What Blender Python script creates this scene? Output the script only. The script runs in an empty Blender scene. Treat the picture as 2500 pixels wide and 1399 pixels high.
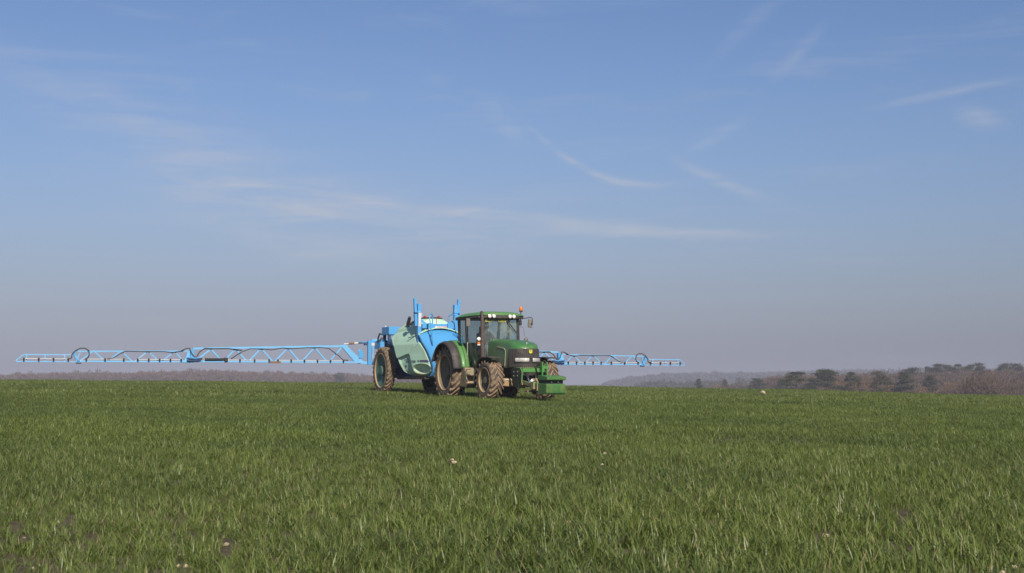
import bpy, math, random
import numpy as np
from mathutils import Vector, Matrix
R = math.radians
random.seed(7)
rng = np.random.default_rng(11)
scene = bpy.context.scene
col = scene.collection

# ------------------------------------------------------------------ camera
EYE = 1.12
cam_d = bpy.data.cameras.new('camera'); cam = bpy.data.objects.new('camera', cam_d); col.objects.link(cam)
cam.location = (0, 0, EYE)
cam.rotation_euler = (R(90) + math.atan(230.5 / 3300.0), 0, 0)
cam_d.sensor_width = 36.0
cam_d.lens = 3300.0 / 2500.0 * 36.0
cam_d.clip_start = 0.1; cam_d.clip_end = 12000
scene.camera = cam

# ------------------------------------------------------------------ light
SUN_AZ = math.atan2(0.29, -0.957); SUN_EL = R(33)
world = bpy.data.worlds.new('World'); scene.world = world; world.use_nodes = True
sun_d = bpy.data.lights.new('sun', 'SUN'); sun = bpy.data.objects.new('sun', sun_d); col.objects.link(sun)
sun_d.energy = 4.7; sun_d.angle = R(0.6); sun_d.color = (1.0, 0.93, 0.82)
sdir = Vector((math.sin(SUN_AZ) * math.cos(SUN_EL), math.cos(SUN_AZ) * math.cos(SUN_EL), math.sin(SUN_EL)))
sun.rotation_euler = sdir.to_track_quat('Z', 'Y').to_euler()
vs = scene.view_settings
vs.view_transform = 'Standard'; vs.look = 'None'; vs.exposure = 0.22; vs.gamma = 1.0; vs.use_curve_mapping = False
scene.cycles.use_denoising = True
scene.cycles.max_bounces = 6; scene.cycles.diffuse_bounces = 3; scene.cycles.glossy_bounces = 3
scene.cycles.transparent_max_bounces = 24
scene.cycles.volume_bounces = 0

class NT:
    """short-hand for building node trees"""
    def __init__(s, tree): s.t = tree
    def n(s, kind, **kw):
        nd = s.t.nodes.new(kind)
        for k, v in kw.items(): setattr(nd, k, v)
        return nd
    def set(s, sock, v):
        if isinstance(v, bpy.types.NodeSocket): s.t.links.new(v, sock)
        else: sock.default_value = v
    def m(s, op, a, b=0.0, c=None, clamp=False):
        nd = s.n('ShaderNodeMath', operation=op, use_clamp=clamp)
        s.set(nd.inputs[0], a); s.set(nd.inputs[1], b)
        if c is not None: s.set(nd.inputs[2], c)
        return nd.outputs[0]
    def mix(s, f, a, b, blend='MIX'):
        nd = s.n('ShaderNodeMix', data_type='RGBA', blend_type=blend)
        s.set(nd.inputs[0], f); s.set(nd.inputs[6], a); s.set(nd.inputs[7], b)
        return nd.outputs[2]
    def smooth(s, v, lo, hi):
        nd = s.n('ShaderNodeMapRange', interpolation_type='SMOOTHSTEP')
        s.set(nd.inputs[0], v); nd.inputs[1].default_value = lo; nd.inputs[2].default_value = hi
        return nd.outputs[0]
    def noise(s, vec, scale, detail=4.0, rough=0.55, dist=0.0):
        nd = s.n('ShaderNodeTexNoise')
        if vec is not None: s.set(nd.inputs['Vector'], vec)
        nd.inputs['Scale'].default_value = scale; nd.inputs['Detail'].default_value = detail
        nd.inputs['Roughness'].default_value = rough; nd.inputs['Distortion'].default_value = dist
        return nd.outputs[0]

# ---- sky: Nishita, a belt of ground haze round the whole horizon, thin cirrus
w = NT(world.node_tree); world.node_tree.nodes.clear()
sky = w.n('ShaderNodeTexSky', sky_type='NISHITA', sun_disc=False)
sky.sun_elevation = SUN_EL; sky.sun_rotation = SUN_AZ
sky.altitude = 150; sky.air_density = 1.0; sky.dust_density = 0.6; sky.ozone_density = 1.6
tc = w.n('ShaderNodeTexCoord'); sep = w.n('ShaderNodeSeparateXYZ'); w.set(sep.inputs[0], tc.outputs['Generated'])
el = w.m('MULTIPLY', w.m('ARCSINE', w.m('MAXIMUM', w.m('MINIMUM', sep.outputs[2], 1.0), -1.0)), 57.2958)
az = w.m('MULTIPLY', w.m('ARCTAN2', sep.outputs[0], sep.outputs[1]), 57.2958)
elp = w.m('MAXIMUM', el, 0.0)
belt = w.m('POWER', 2.71828, w.m('MULTIPLY', w.m('POWER', w.m('DIVIDE', elp, 7.6), 1.5), -1.0))
dz = w.m('COSINE', w.m('SUBTRACT', w.m('MULTIPLY', az, 0.0174533), SUN_AZ))
phase = w.m('MULTIPLY_ADD', w.m('MULTIPLY', dz, dz), 0.56, 0.46)          # haze scatters least at right angles to the sun
HAZE_SKY = w.mix(1.0, (3.0, 3.1, 3.95, 1), phase, 'MULTIPLY')
tinted = w.mix(1.0, sky.outputs[0], (0.68, 0.77, 0.97, 1), 'MULTIPLY')
skyc = w.mix(w.m('MULTIPLY', belt, 0.95), tinted, HAZE_SKY)
# cirrus: (azimuth, elevation, slope, curve, half length, half width, strength)
comb = w.n('ShaderNodeCombineXYZ'); w.set(comb.inputs[0], az); w.set(comb.inputs[1], el)
mp = w.n('ShaderNodeMapping'); w.set(mp.inputs[0], comb.outputs[0]); mp.inputs['Scale'].default_value = (0.22, 1.5, 1); mp.inputs['Rotation'].default_value = (0, 0, R(12))
fib = w.noise(mp.outputs[0], 1.0, 6, 0.62, 0.6)
wob = w.m('SUBTRACT', w.noise(comb.outputs[0], 0.45, 3, 0.5), 0.5)
STREAKS = [(-11.0, 9.0, -0.27, 0.0, 9.0, 1.9, 0.15), (-4.0, 6.6, -0.03, 0.0, 9.0, 1.1, 0.20), (-1.0, 7.05, -0.085, 0.0, 7.5, 0.22, 0.6), (3.7, 8.7, -0.42, 0.09, 3.2, 0.16, 0.7), (9.0, 8.25, -0.45, 0.04, 2.2, 0.23, 0.5),
           (18.2, 11.6, 0.16, 0.0, 3.0, 0.16, 0.42), (19.3, 10.5, -0.25, 0.0, 1.0, 0.4, 0.5), (-9.0, 7.4, -0.10, 0.0, 6.5, 0.8, 0.55),
           (6.0, 6.25, -0.04, 0.0, 6.5, 0.24, 0.55), (-8.0, 5.4, -0.08, 0.04, 4.0, 0.5, 0.45), (-17.0, 11.2, -0.35, 0.0, 7.5, 0.9, 0.22),
           (-13.0, 8.8, -0.33, 0.0, 6.0, 1.2, 0.20), (-0.4, 11.0, -0.75, 0.0, 1.1, 0.5, 0.35), (12.2, 13.6, 0.9, 0.0, 1.2, 0.35, 0.22),
           (8.8, 10.3, 0.45, 0.0, 1.6, 0.28, 0.30), (10.0, 14.6, 0.8, 0.0, 1.8, 0.4, 0.2),
           (60, 12, 0.1, 0.0, 12, 0.8, 0.5), (-60, 9, -0.1, 0.0, 14, 0.8, 0.5), (120, 15, 0.2, 0, 15, 1.0, 0.5), (-120, 14, 0.1, 0, 15, 1.0, 0.5), (175, 20, 0.1, 0, 8, 1.0, 0.4)]
tot = None
for (a0, e0, sl, cu, hl, hw, st) in STREAKS:
    da = w.m('SUBTRACT', az, a0)
    line = w.m('ADD', w.m('MULTIPLY_ADD', da, sl, e0), w.m('MULTIPLY', w.m('MULTIPLY', da, da), cu))
    d = w.m('DIVIDE', w.m('ADD', w.m('SUBTRACT', el, line), w.m('MULTIPLY', wob, hw * 1.6)), hw)
    g = w.m('POWER', 2.71828, w.m('MULTIPLY', w.m('MULTIPLY', d, d), -1.0))
    u = w.m('DIVIDE', da, hl)
    g2 = w.m('POWER', 2.71828, w.m('MULTIPLY', w.m('MULTIPLY', u, u), -1.6))
    v = w.m('MULTIPLY', w.m('MULTIPLY', g, g2), st)
    tot = v if tot is None else w.m('ADD', tot, v)
veil = w.m('MULTIPLY', w.smooth(w.noise(mp.outputs[0], 0.35, 6, 0.62, 0.5), 0.50, 0.8), 0.20)
cl = w.m('MULTIPLY', w.m('ADD', w.m('MULTIPLY', tot, w.smooth(fib, 0.22, 0.78)), veil), 0.95, clamp=True)
skyc = w.mix(cl, skyc, (5.3, 5.45, 6.0, 1))
bg = w.n('ShaderNodeBackground'); w.set(bg.inputs[0], skyc); bg.inputs[1].default_value = 0.086
w.set(w.n('ShaderNodeOutputWorld').inputs[0], bg.outputs[0])

# ------------------------------------------------------------------ materials
def new_mat(name):
    m = bpy.data.materials.new(name); m.use_nodes = True; m.node_tree.nodes.clear()
    return m, NT(m.node_tree)
def pset(p, **kw):
    for k, v in kw.items(): p.inputs[k.replace('_', ' ')].default_value = v
def paint(name, base, rough=0.45, metal=0.0, dirt=None, amount=0.5, scale=3.0, low=None, coat=0.0, bump=0.0, fade=0.10):
    """plain surface with uneven colour, dust or mud in patches; low=(z0,z1): mud splashed up to that height of the part's thing"""
    m, t = new_mat(name)
    out = t.n('ShaderNodeOutputMaterial'); p = t.n('ShaderNodeBsdfPrincipled')
    geo = t.n('ShaderNodeNewGeometry'); pos = geo.outputs['Position']
    b = t.n('ShaderNodeRGB'); b.outputs[0].default_value = (*base, 1)
    n1 = t.noise(pos, scale * 2.3, 6, 0.65)
    c = t.mix(t.m('MULTIPLY', n1, 1.0), b.outputs[0], tuple(min(1, x * (1 - fade * 2.2)) for x in base) + (1,))
    rg = rough
    if dirt:
        n2 = t.noise(pos, scale, 8, 0.68, 0.3)
        if low:
            sp = t.n('ShaderNodeSeparateXYZ'); t.set(sp.inputs[0], pos)
            hgt = t.smooth(t.m('ADD', sp.outputs[2], t.m('MULTIPLY', n2, -0.7)), low[1], low[0])
            f = t.m('MAXIMUM', t.m('MULTIPLY', hgt, 0.92), t.m('MULTIPLY', t.smooth(n2, 0.45, 0.72), amount))
        else:
            f = t.m('MULTIPLY', t.smooth(n2, 0.72 - amount * 0.45, 0.86 - amount * 0.25), 0.9)
        c = t.mix(f, c, (*dirt, 1))
        rg = t.m('ADD', t.m('MULTIPLY', f, 0.9 - rough), rough)
    t.set(p.inputs['Base Color'], c); t.set(p.inputs['Roughness'], rg); p.inputs['Metallic'].default_value = metal
    p.inputs['Coat Weight'].default_value = coat; p.inputs['Coat Roughness'].default_value = 0.15
    if bump:
        bp = t.n('ShaderNodeBump'); bp.inputs['Strength'].default_value = bump; bp.inputs['Distance'].default_value = 0.02
        t.set(bp.inputs['Height'], t.noise(pos, scale * 9, 5, 0.7)); t.set(p.inputs['Normal'], bp.outputs[0])
    t.set(out.inputs[0], p.outputs[0])
    return m
MUD = (0.27, 0.185, 0.11); DUST = (0.30, 0.24, 0.16)
M = {}
M['green'] = paint('tractor_green', (0.058, 0.195, 0.05), 0.36, dirt=DUST, amount=0.42, scale=2.2, low=(0.9, 1.9), coat=0.2)
M['green_low'] = paint('linkage_green', (0.055, 0.25, 0.05), 0.42, dirt=MUD, amount=0.3, scale=3.0, low=(0.55, 1.0))
M['roofgreen'] = paint('roof_green', (0.10, 0.27, 0.07), 0.5, dirt=DUST, amount=0.45, scale=1.5)
M['black'] = paint('black_plastic', (0.022, 0.02, 0.019), 0.6, dirt=DUST, amount=0.22, scale=3)
M['greyblack'] = paint('dusty_plastic', (0.055, 0.047, 0.042), 0.7, dirt=(0.2, 0.16, 0.12), amount=0.5, scale=2.5)
M['chassis'] = paint('chassis_dirt', (0.03, 0.027, 0.024), 0.75, dirt=MUD, amount=0.32, scale=2.5)
M['rust'] = paint('exhaust_rust', (0.085, 0.058, 0.045), 0.75, dirt=(0.16, 0.11, 0.08), amount=0.5, scale=4)
M['tyre'] = paint('muddy_rubber', (0.065, 0.052, 0.04), 0.9, dirt=(0.25, 0.175, 0.11), amount=0.75, scale=4, bump=0.5)
M['lug'] = paint('muddy_lug', (0.19, 0.13, 0.08), 0.95, dirt=(0.38, 0.265, 0.16), amount=0.85, scale=6, bump=0.6)
M['rim'] = paint('muddy_rim', (0.20, 0.17, 0.105), 0.8, dirt=(0.13, 0.105, 0.075), amount=0.85, scale=3)
M['rimteal'] = paint('teal_rim', (0.06, 0.17, 0.13), 0.6, dirt=(0.13, 0.11, 0.08), amount=0.6, scale=2.5)
M['rimlip'] = paint('rim_lip', (0.42, 0.27, 0.13), 0.7, dirt=(0.36, 0.25, 0.15), amount=0.6, scale=5)  # clay tan, set paler than the rim to paint the lip as sunlit
M['axle'] = paint('clay_axle', (0.36, 0.25, 0.12), 0.8, dirt=(0.25, 0.18, 0.1), amount=0.5, scale=5)
M['plate'] = paint('plate_dirt', (0.03, 0.05, 0.03), 0.7, dirt=(0.14, 0.11, 0.07), amount=0.5, scale=3)
M['mint'] = paint('mint_tank', (0.48, 0.70, 0.52), 0.5, dirt=(0.40, 0.40, 0.26), amount=0.40, scale=1.4, low=(0.75, 1.45), fade=0.08)
M['blue'] = paint('sprayer_blue', (0.085, 0.345, 0.66), 0.42, dirt=(0.25, 0.38, 0.5), amount=0.3, scale=1.5, coat=0.15)
M['boom'] = paint('boom_blue', (0.17, 0.455, 0.74), 0.45, dirt=(0.36, 0.47, 0.55), amount=0.4, scale=1.2)
M['navy'] = paint('frame_navy', (0.02, 0.06, 0.15), 0.6, dirt=DUST, amount=0.25, scale=3)
M['white'] = paint('white_plastic', (0.68, 0.63, 0.58), 0.5, dirt=(0.5, 0.42, 0.33), amount=0.4, scale=5)
M['hose'] = paint('rubber_hose', (0.035, 0.032, 0.032), 0.6, dirt=(0.12, 0.1, 0.08), amount=0.35, scale=4)
M['red'] = paint('red_cap', (0.55, 0.05, 0.03), 0.5)
M['steel'] = paint('bare_steel', (0.45, 0.42, 0.38), 0.4, metal=0.7, dirt=(0.3, 0.17, 0.08), amount=0.4, scale=6)
M['rustbox'] = paint('rust_cover', (0.20, 0.12, 0.075), 0.8, dirt=(0.3, 0.22, 0.15), amount=0.5, scale=6)
M['yellow'] = paint('yellow_paint', (0.62, 0.52, 0.03), 0.5)
M['yellowgreen'] = paint('badge_yellow', (0.75, 0.66, 0.05), 0.4)
M['amber'] = paint('amber_lens', (0.75, 0.20, 0.015), 0.25, coat=0.6)
M['purple'] = paint('purple_strip', (0.12, 0.09, 0.17), 0.5, dirt=(0.3, 0.28, 0.3), amount=0.4, scale=6)
M['grey_print'] = paint('grey_print', (0.13, 0.16, 0.17), 0.5)
M['mirrorback'] = paint('mirror_back', (0.17, 0.15, 0.125), 0.6, dirt=DUST, amount=0.5, scale=6)
M['seat'] = paint('seat_fabric', (0.03, 0.03, 0.035), 0.9)
M['dash'] = paint('dash_beige', (0.34, 0.30, 0.20), 0.8)
M['skin'] = paint('skin', (0.48, 0.27, 0.18), 0.55)
M['jacket'] = paint('blue_work_jacket', (0.10, 0.18, 0.30), 0.85)
M['capcloth'] = paint('cap_cloth', (0.16, 0.20, 0.24), 0.85)
M['hair'] = paint('hair', (0.05, 0.035, 0.025), 0.7)
M['stone'] = paint('pale_flint', (0.50, 0.40, 0.26), 0.85, dirt=(0.28, 0.19, 0.10), amount=0.5, scale=12)
M['bark'] = paint('bark', (0.11, 0.085, 0.065), 0.95, dirt=(0.2, 0.16, 0.12), amount=0.4, scale=1.0)
M['lamp'] = paint('lamp_lens', (0.80, 0.77, 0.71), 0.18, coat=0.8)
M['headlamp'] = paint('headlamp_lens', (0.42, 0.40, 0.36), 0.15, coat=0.8, dirt=(0.75, 0.72, 0.66), amount=0.6, scale=6)  # the whitish patches are highlights painted onto the grey lens
M['chrome'] = paint('lamp_bowl', (0.75, 0.73, 0.70), 0.22, metal=0.9)

def leafmat(name, c1, c2, c3, scale, trans=0.25, rough=0.6):
    m, t = new_mat(name)
    out = t.n('ShaderNodeOutputMaterial'); p = t.n('ShaderNodeBsdfPrincipled')
    geo = t.n('ShaderNodeNewGeometry'); oi = t.n('ShaderNodeObjectInfo')
    n1 = t.noise(geo.outputs['Position'], scale, 5, 0.6)
    c = t.mix(t.smooth(n1, 0.35, 0.68), (*c1, 1), (*c2, 1))
    c = t.mix(t.m('MULTIPLY', geo.outputs['Random Per Island'], 0.6), c, (*c3, 1))
    c = t.mix(t.m('MULTIPLY', oi.outputs['Random'], 0.35), c, (*c2, 1))
    t.set(p.inputs['Base Color'], c); p.inputs['Roughness'].default_value = rough
    tr = t.n('ShaderNodeBsdfTranslucent'); t.set(tr.inputs[0], c)
    mx = t.n('ShaderNodeMixShader'); mx.inputs[0].default_value = trans
    t.set(mx.inputs[1], p.outputs[0]); t.set(mx.inputs[2], tr.outputs[0]); t.set(out.inputs[0], mx.outputs[0])
    return m
M['pine'] = leafmat('pine_needles', (0.030, 0.036, 0.012), (0.066, 0.064, 0.018), (0.036, 0.038, 0.013), 0.35)
M['pineolive'] = leafmat('olive_needles', (0.055, 0.05, 0.016), (0.11, 0.09, 0.026), (0.045, 0.04, 0.016), 0.35)
M['twig'] = leafmat('bare_twigs', (0.095, 0.056, 0.034), (0.145, 0.09, 0.052), (0.07, 0.045, 0.028), 0.25, 0.1, 0.9)
M['twigrust'] = leafmat('rusty_twigs', (0.14, 0.078, 0.036), (0.19, 0.115, 0.05), (0.10, 0.06, 0.032), 0.25, 0.1, 0.9)
M['wood_far'] = leafmat('far_wood', (0.13, 0.075, 0.045), (0.18, 0.11, 0.066), (0.10, 0.064, 0.036), 0.03, 0.1, 0.9)
M['wood_dark'] = leafmat('far_conifers', (0.055, 0.06, 0.045), (0.105, 0.09, 0.07), (0.04, 0.05, 0.03), 0.02, 0.1, 0.9)

def wheat_mat():
    m, t = new_mat('wheat_blades')
    out = t.n('ShaderNodeOutputMaterial'); p = t.n('ShaderNodeBsdfPrincipled')
    geo = t.n('ShaderNodeNewGeometry'); oi = t.n('ShaderNodeObjectInfo')
    big = t.noise(oi.outputs['Location'], 0.22, 4, 0.6)
    c = t.mix(t.smooth(big, 0.35, 0.68), (0.152, 0.196, 0.045, 1), (0.080, 0.120, 0.034, 1))
    c = t.mix(t.m('MULTIPLY', geo.outputs['Random Per Island'], 0.55), c, (0.20, 0.23, 0.05, 1))
    dead = t.m('GREATER_THAN', geo.outputs['Random Per Island'], 0.982)
    c = t.mix(t.m('MULTIPLY', dead, 0.8), c, (0.30, 0.24, 0.12, 1))
    t.set(p.inputs['Base Color'], c); p.inputs['Roughness'].default_value = 0.42; p.inputs['Specular IOR Level'].default_value = 0.4
    tr = t.n('ShaderNodeBsdfTranslucent'); t.set(tr.inputs[0], t.mix(1.0, c, (1.1, 1.15, 0.5, 1), 'MULTIPLY'))
    mx = t.n('ShaderNodeMixShader'); mx.inputs[0].default_value = 0.3
    t.set(mx.inputs[1], p.outputs[0]); t.set(mx.inputs[2], tr.outputs[0]); t.set(out.inputs[0], mx.outputs[0])
    return m
M['wheat'] = wheat_mat()

def soil_mat():
    m, t = new_mat('field_ground')
    out = t.n('ShaderNodeOutputMaterial'); p = t.n('ShaderNodeBsdfPrincipled'); geo = t.n('ShaderNodeNewGeometry'); pos = geo.outputs['Position']
    n1 = t.noise(pos, 9.0, 8, 0.7); n2 = t.noise(pos, 0.05, 4, 0.6)
    soil = t.mix(t.smooth(n1, 0.3, 0.7), (0.06, 0.042, 0.024, 1), (0.13, 0.09, 0.05, 1))
    far = t.mix(n2, (0.075, 0.11, 0.035, 1), (0.10, 0.12, 0.05, 1))
    sp = t.n('ShaderNodeSeparateXYZ'); t.set(sp.inputs[0], pos)
    c = t.mix(t.smooth(sp.outputs[1], 100, 118), soil, far)
    t.set(p.inputs['Base Color'], c); p.inputs['Roughness'].default_value = 0.95
    bp = t.n('ShaderNodeBump'); bp.inputs['Strength'].default_value = 0.8; bp.inputs['Distance'].default_value = 0.03
    t.set(bp.inputs['Height'], t.noise(pos, 25.0, 6, 0.7)); t.set(p.inputs['Normal'], bp.outputs[0])
    t.set(out.inputs[0], p.outputs[0]); return m
M['soil'] = soil_mat()

def glass_mat(name, tint, dust, dustcol, dscale=3.0):
    m, t = new_mat(name)
    out = t.n('ShaderNodeOutputMaterial'); geo = t.n('ShaderNodeNewGeometry')
    tr = t.n('ShaderNodeBsdfTransparent'); tr.inputs[0].default_value = (*tint, 1)
    gl = t.n('ShaderNodeBsdfGlossy'); gl.inputs['Roughness'].default_value = 0.03
    dt = t.n('ShaderNodeVectorMath', operation='DOT_PRODUCT'); t.set(dt.inputs[0], geo.outputs['Incoming']); t.set(dt.inputs[1], geo.outputs['Normal'])
    sch = t.m('POWER', t.m('SUBTRACT', 1.0, t.m('ABSOLUTE', dt.outputs['Value'])), 5.0)
    a = t.n('ShaderNodeMixShader'); t.set(a.inputs[0], t.m('MULTIPLY_ADD', sch, 0.9, 0.07)); t.set(a.inputs[1], tr.outputs[0]); t.set(a.inputs[2], gl.outputs[0])
    df = t.n('ShaderNodeBsdfDiffuse'); df.inputs[0].default_value = (*dustcol, 1)
    n = t.noise(geo.outputs['Position'], dscale, 6, 0.65, 0.5)
    b = t.n('ShaderNodeMixShader'); t.set(b.inputs[0], t.m('MULTIPLY', t.smooth(n, 0.3, 0.75), dust)); t.set(b.inputs[1], a.outputs[0]); t.set(b.inputs[2], df.outputs[0])
    t.set(out.inputs[0], b.outputs[0]); return m
M['glass'] = glass_mat('cab_glass', (0.66, 0.77, 0.75), 0.20, (0.22, 0.25, 0.23))
M['glassdusty'] = glass_mat('dusty_glass', (0.66, 0.77, 0.74), 0.50, (0.27, 0.30, 0.25))

# ------------------------------------------------------------------ mesh helpers
class MB:
    def __init__(s): s.v = []; s.f = []
    def add(s, vs_, fs):
        o = len(s.v); s.v += [tuple(v) for v in vs_]; s.f += [tuple(i + o for i in f) for f in fs]; return s
    def hexa(s, p):      # 8 corners: bottom loop then top loop
        return s.add(p, [(3, 2, 1, 0), (4, 5, 6, 7), (0, 1, 5, 4), (1, 2, 6, 5), (2, 3, 7, 6), (3, 0, 4, 7)])
    def box(s, x0, x1, y0, y1, z0, z1):
        return s.hexa([(x0, y0, z0), (x1, y0, z0), (x1, y1, z0), (x0, y1, z0), (x0, y0, z1), (x1, y0, z1), (x1, y1, z1), (x0, y1, z1)])
    def bar(s, a, b, wd, ht=None, up=(0, 0, 1)):
        ht = ht or wd; a = Vector(a); b = Vector(b); d = (b - a).normalized(); u = Vector(up)
        if abs(d.dot(u)) > 0.98: u = Vector((1, 0, 0))
        sd = d.cross(u).normalized(); u2 = sd.cross(d).normalized(); sd *= wd / 2; u2 *= ht / 2
        return s.hexa([a - sd - u2, a + sd - u2, a + sd + u2, a - sd + u2, b - sd - u2, b + sd - u2, b + sd + u2, b - sd + u2])
    def tube(s, pts, r, n=8, cap=True):
        pts = [Vector(p) for p in pts]; k = len(pts); rs = r if isinstance(r, (list, tuple)) else [r] * k
        o = len(s.v); up = Vector((0.01, 0.02, 1)); 
        for i, p in enumerate(pts):
            d = (pts[min(i + 1, k - 1)] - pts[max(i - 1, 0)]).normalized()
            u = up - d * up.dot(d)
            if u.length < 0.05: u = Vector((1, 0, 0)) - d * d.x
            u.normalize(); sd = d.cross(u); up = u
            for j in range(n):
                a = 2 * math.pi * j / n; s.v.append(tuple(p + (u * math.cos(a) + sd * math.sin(a)) * rs[i]))
        for i in range(k - 1):
            for j in range(n):
                j2 = (j + 1) % n; s.f.append((o + i * n + j, o + i * n + j2, o + (i + 1) * n + j2, o + (i + 1) * n + j))
        if cap: s.f.append(tuple(o + j for j in range(n))[::-1]); s.f.append(tuple(o + (k - 1) * n + j for j in range(n)))
        return s
    def lathe(s, prof, c=(0, 0, 0), axis='y', n=48, a0=0.0, a1=2 * math.pi):
        """prof: list of (radius, along axis)"""
        full = abs(a1 - a0 - 2 * math.pi) < 1e-6; o = len(s.v); k = len(prof); m = n if full else n + 1
        for i in range(m):
            a = a0 + (a1 - a0) * i / n; ca, sa = math.cos(a), math.sin(a)
            for (r, t) in prof:
                if axis == 'y': p = (r * ca, t, r * sa)
                elif axis == 'z': p = (r * ca, r * sa, t)
                else: p = (t, r * ca, r * sa)
                s.v.append((p[0] + c[0], p[1] + c[1], p[2] + c[2]))
        for i in range(n):
            i2 = (i + 1) % m
            for j in range(k - 1): s.f.append((o + i * k + j, o + i2 * k + j, o + i2 * k + j + 1, o + i * k + j + 1))
        return s
    def grid(s, fn, nu, nv):
        o = len(s.v)
        for i in range(nu + 1):
            for j in range(nv + 1): s.v.append(tuple(fn(i / nu, j / nv)))
        for i in range(nu):
            for j in range(nv):
                a = o + i * (nv + 1) + j; s.f.append((a, a + nv + 1, a + nv + 2, a + 1))
        return s
    def prism(s, poly, ax, t0, t1):
        """extrude polygon along axis ax; poly in the two other axes, in order"""
        def P(q, t): return {'x': (t, q[0], q[1]), 'y': (q[0], t, q[1]), 'z': (q[0], q[1], t)}[ax]
        n = len(poly); o = len(s.v)
        s.v += [P(q, t0) for q in poly] + [P(q, t1) for q in poly]
        s.f.append(tuple(o + i for i in range(n))[::-1]); s.f.append(tuple(o + n + i for i in range(n)))
        for i in range(n): j = (i + 1) % n; s.f.append((o + i, o + j, o + n + j, o + n + i))
        return s
    def mesh(s, name, mat, smooth=False):
        me = bpy.data.meshes.new(name); me.from_pydata(s.v, [], s.f)
        me.materials.append(M[mat] if isinstance(mat, str) else mat)
        if smooth: me.polygons.foreach_set('use_smooth', [True] * len(me.polygons))
        me.update(); return me
    def build(s, name, mat, parent=None, smooth=False, bevel=0.0, solid=0.0, fix=True, loc=None, auto=None):
        me = s.mesh(name, mat, smooth)
        if fix:
            import bmesh
            bm = bmesh.new(); bm.from_mesh(me); bmesh.ops.recalc_face_normals(bm, faces=bm.faces); bm.to_mesh(me); bm.free()
        if auto is not None:
            me.polygons.foreach_set('use_smooth', [True] * len(me.polygons)); me.set_sharp_from_angle(angle=R(auto))
        o = bpy.data.objects.new(name, me); col.objects.link(o)
        if parent: o.parent = parent
        if loc: o.location = loc
        if solid: md = o.modifiers.new('solid', 'SOLIDIFY'); md.thickness = solid; md.offset = 0
        if bevel:
            md = o.modifiers.new('bevel', 'BEVEL'); md.width = bevel; md.segments = 2; md.limit_method = 'ANGLE'
        return o
def tag(o, label, cat, group=None, kind=None):
    if label: o['label'] = label
    if cat: o['category'] = cat
    if group: o['group'] = group
    if kind: o['kind'] = kind
    return o
def empty(name, loc, rz=0.0):
    o = bpy.data.objects.new(name, None); col.objects.link(o); o.location = loc; o.rotation_euler = (0, 0, rz); o.empty_display_size = 0.3; return o
def dup(src, parent=None):
    c = src.copy(); col.objects.link(c)
    if parent: c.parent = parent
    for ch in list(src.children): dup(ch, c)
    return c
def sm(x, a, b):
    t = np.clip((x - a) / (b - a), 0, 1); return t * t * (3 - 2 * t)
def text(body, size, mat, parent, loc, rot, name='lettering', ext=0.003, sx=1.0, align='LEFT'):
    cu = bpy.data.curves.new(name, 'FONT'); cu.body = body; cu.size = size; cu.extrude = ext; cu.align_x = align; cu.offset = size * 0.02
    cu.materials.append(M[mat]); o = bpy.data.objects.new(name, cu); col.objects.link(o); o.parent = parent
    bpy.context.view_layer.update(); me_ = bpy.data.meshes.new_from_object(o.evaluated_get(bpy.context.evaluated_depsgraph_get()))
    bpy.data.objects.remove(o); bpy.data.curves.remove(cu); o = bpy.data.objects.new(name, me_); col.objects.link(o); o.parent = parent
    o.location = loc; o.rotation_euler = rot; o.scale = (sx, 1, 1); return o

# ------------------------------------------------------------------ terrain
ZP_Y = np.array([-400, -20, 0, 8, 20, 42, 49, 60, 70, 82, 100, 130, 180, 260, 600, 6000.0])
ZP_Z = np.array([-3.0, -0.2, 0, 0.09, 0.25, 0.53, 0.61, 0.70, 0.765, 0.79, 0.50, -0.7, -3.4, -6.0, -8.0, -8.0])
_yy = np.linspace(-400, 6000, 64001)
_zz = np.interp(_yy, ZP_Y, ZP_Z)
_k = np.hanning(141); _k /= _k.sum()
_zz = np.convolve(np.pad(_zz, 70, mode='edge'), _k, mode='valid')
def ground(x, y):
    x = np.asarray(x, float); y = np.asarray(y, float)
    z = np.interp(y, _yy, _zz)
    tilt = (-0.0150 * np.clip(x, -60, 60) - 0.00022 * np.clip(x, 0, 40) ** 2 - 0.00019 * np.clip(x, -40, 0) ** 2) * sm(y, 5, 55) * (1 - 0.75 * sm(y, 120, 420))
    near = 1 - sm(y, 90, 140)
    und = 0.025 * np.sin(x * 0.55 + 1.3 + 0.2 * y) * np.sin(y * 0.33 + 0.4) * near * (1 - np.exp(-((x + 2) ** 2 / 40 + (y - 45) ** 2 / 60)))
    return z + tilt + und
def gz(x, y): return float(ground(x, y))
ys = np.unique(np.concatenate([np.linspace(-380, 0, 12), np.linspace(0, 130, 131), np.linspace(130, 400, 40), np.geomspace(400, 4000, 26)]))
xs = np.unique(np.concatenate([-np.geomspace(60, 2600, 22), np.linspace(-60, 60, 81), np.geomspace(60, 2600, 22)]))
X, Y = np.meshgrid(xs, ys, indexing='ij'); Z = ground(X, Y)
mb = MB(); nv = len(ys)
mb.v = list(zip(X.ravel().tolist(), Y.ravel().tolist(), Z.ravel().tolist()))
mb.f = [(i * nv + j, (i + 1) * nv + j, (i + 1) * nv + j + 1, i * nv + j + 1) for i in range(len(xs) - 1) for j in range(nv - 1)]
g = mb.build('ground', 'soil', smooth=True, fix=False); tag(g, 'wide arable field rising gently to a crest behind the tractor', None, kind='structure')

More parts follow.
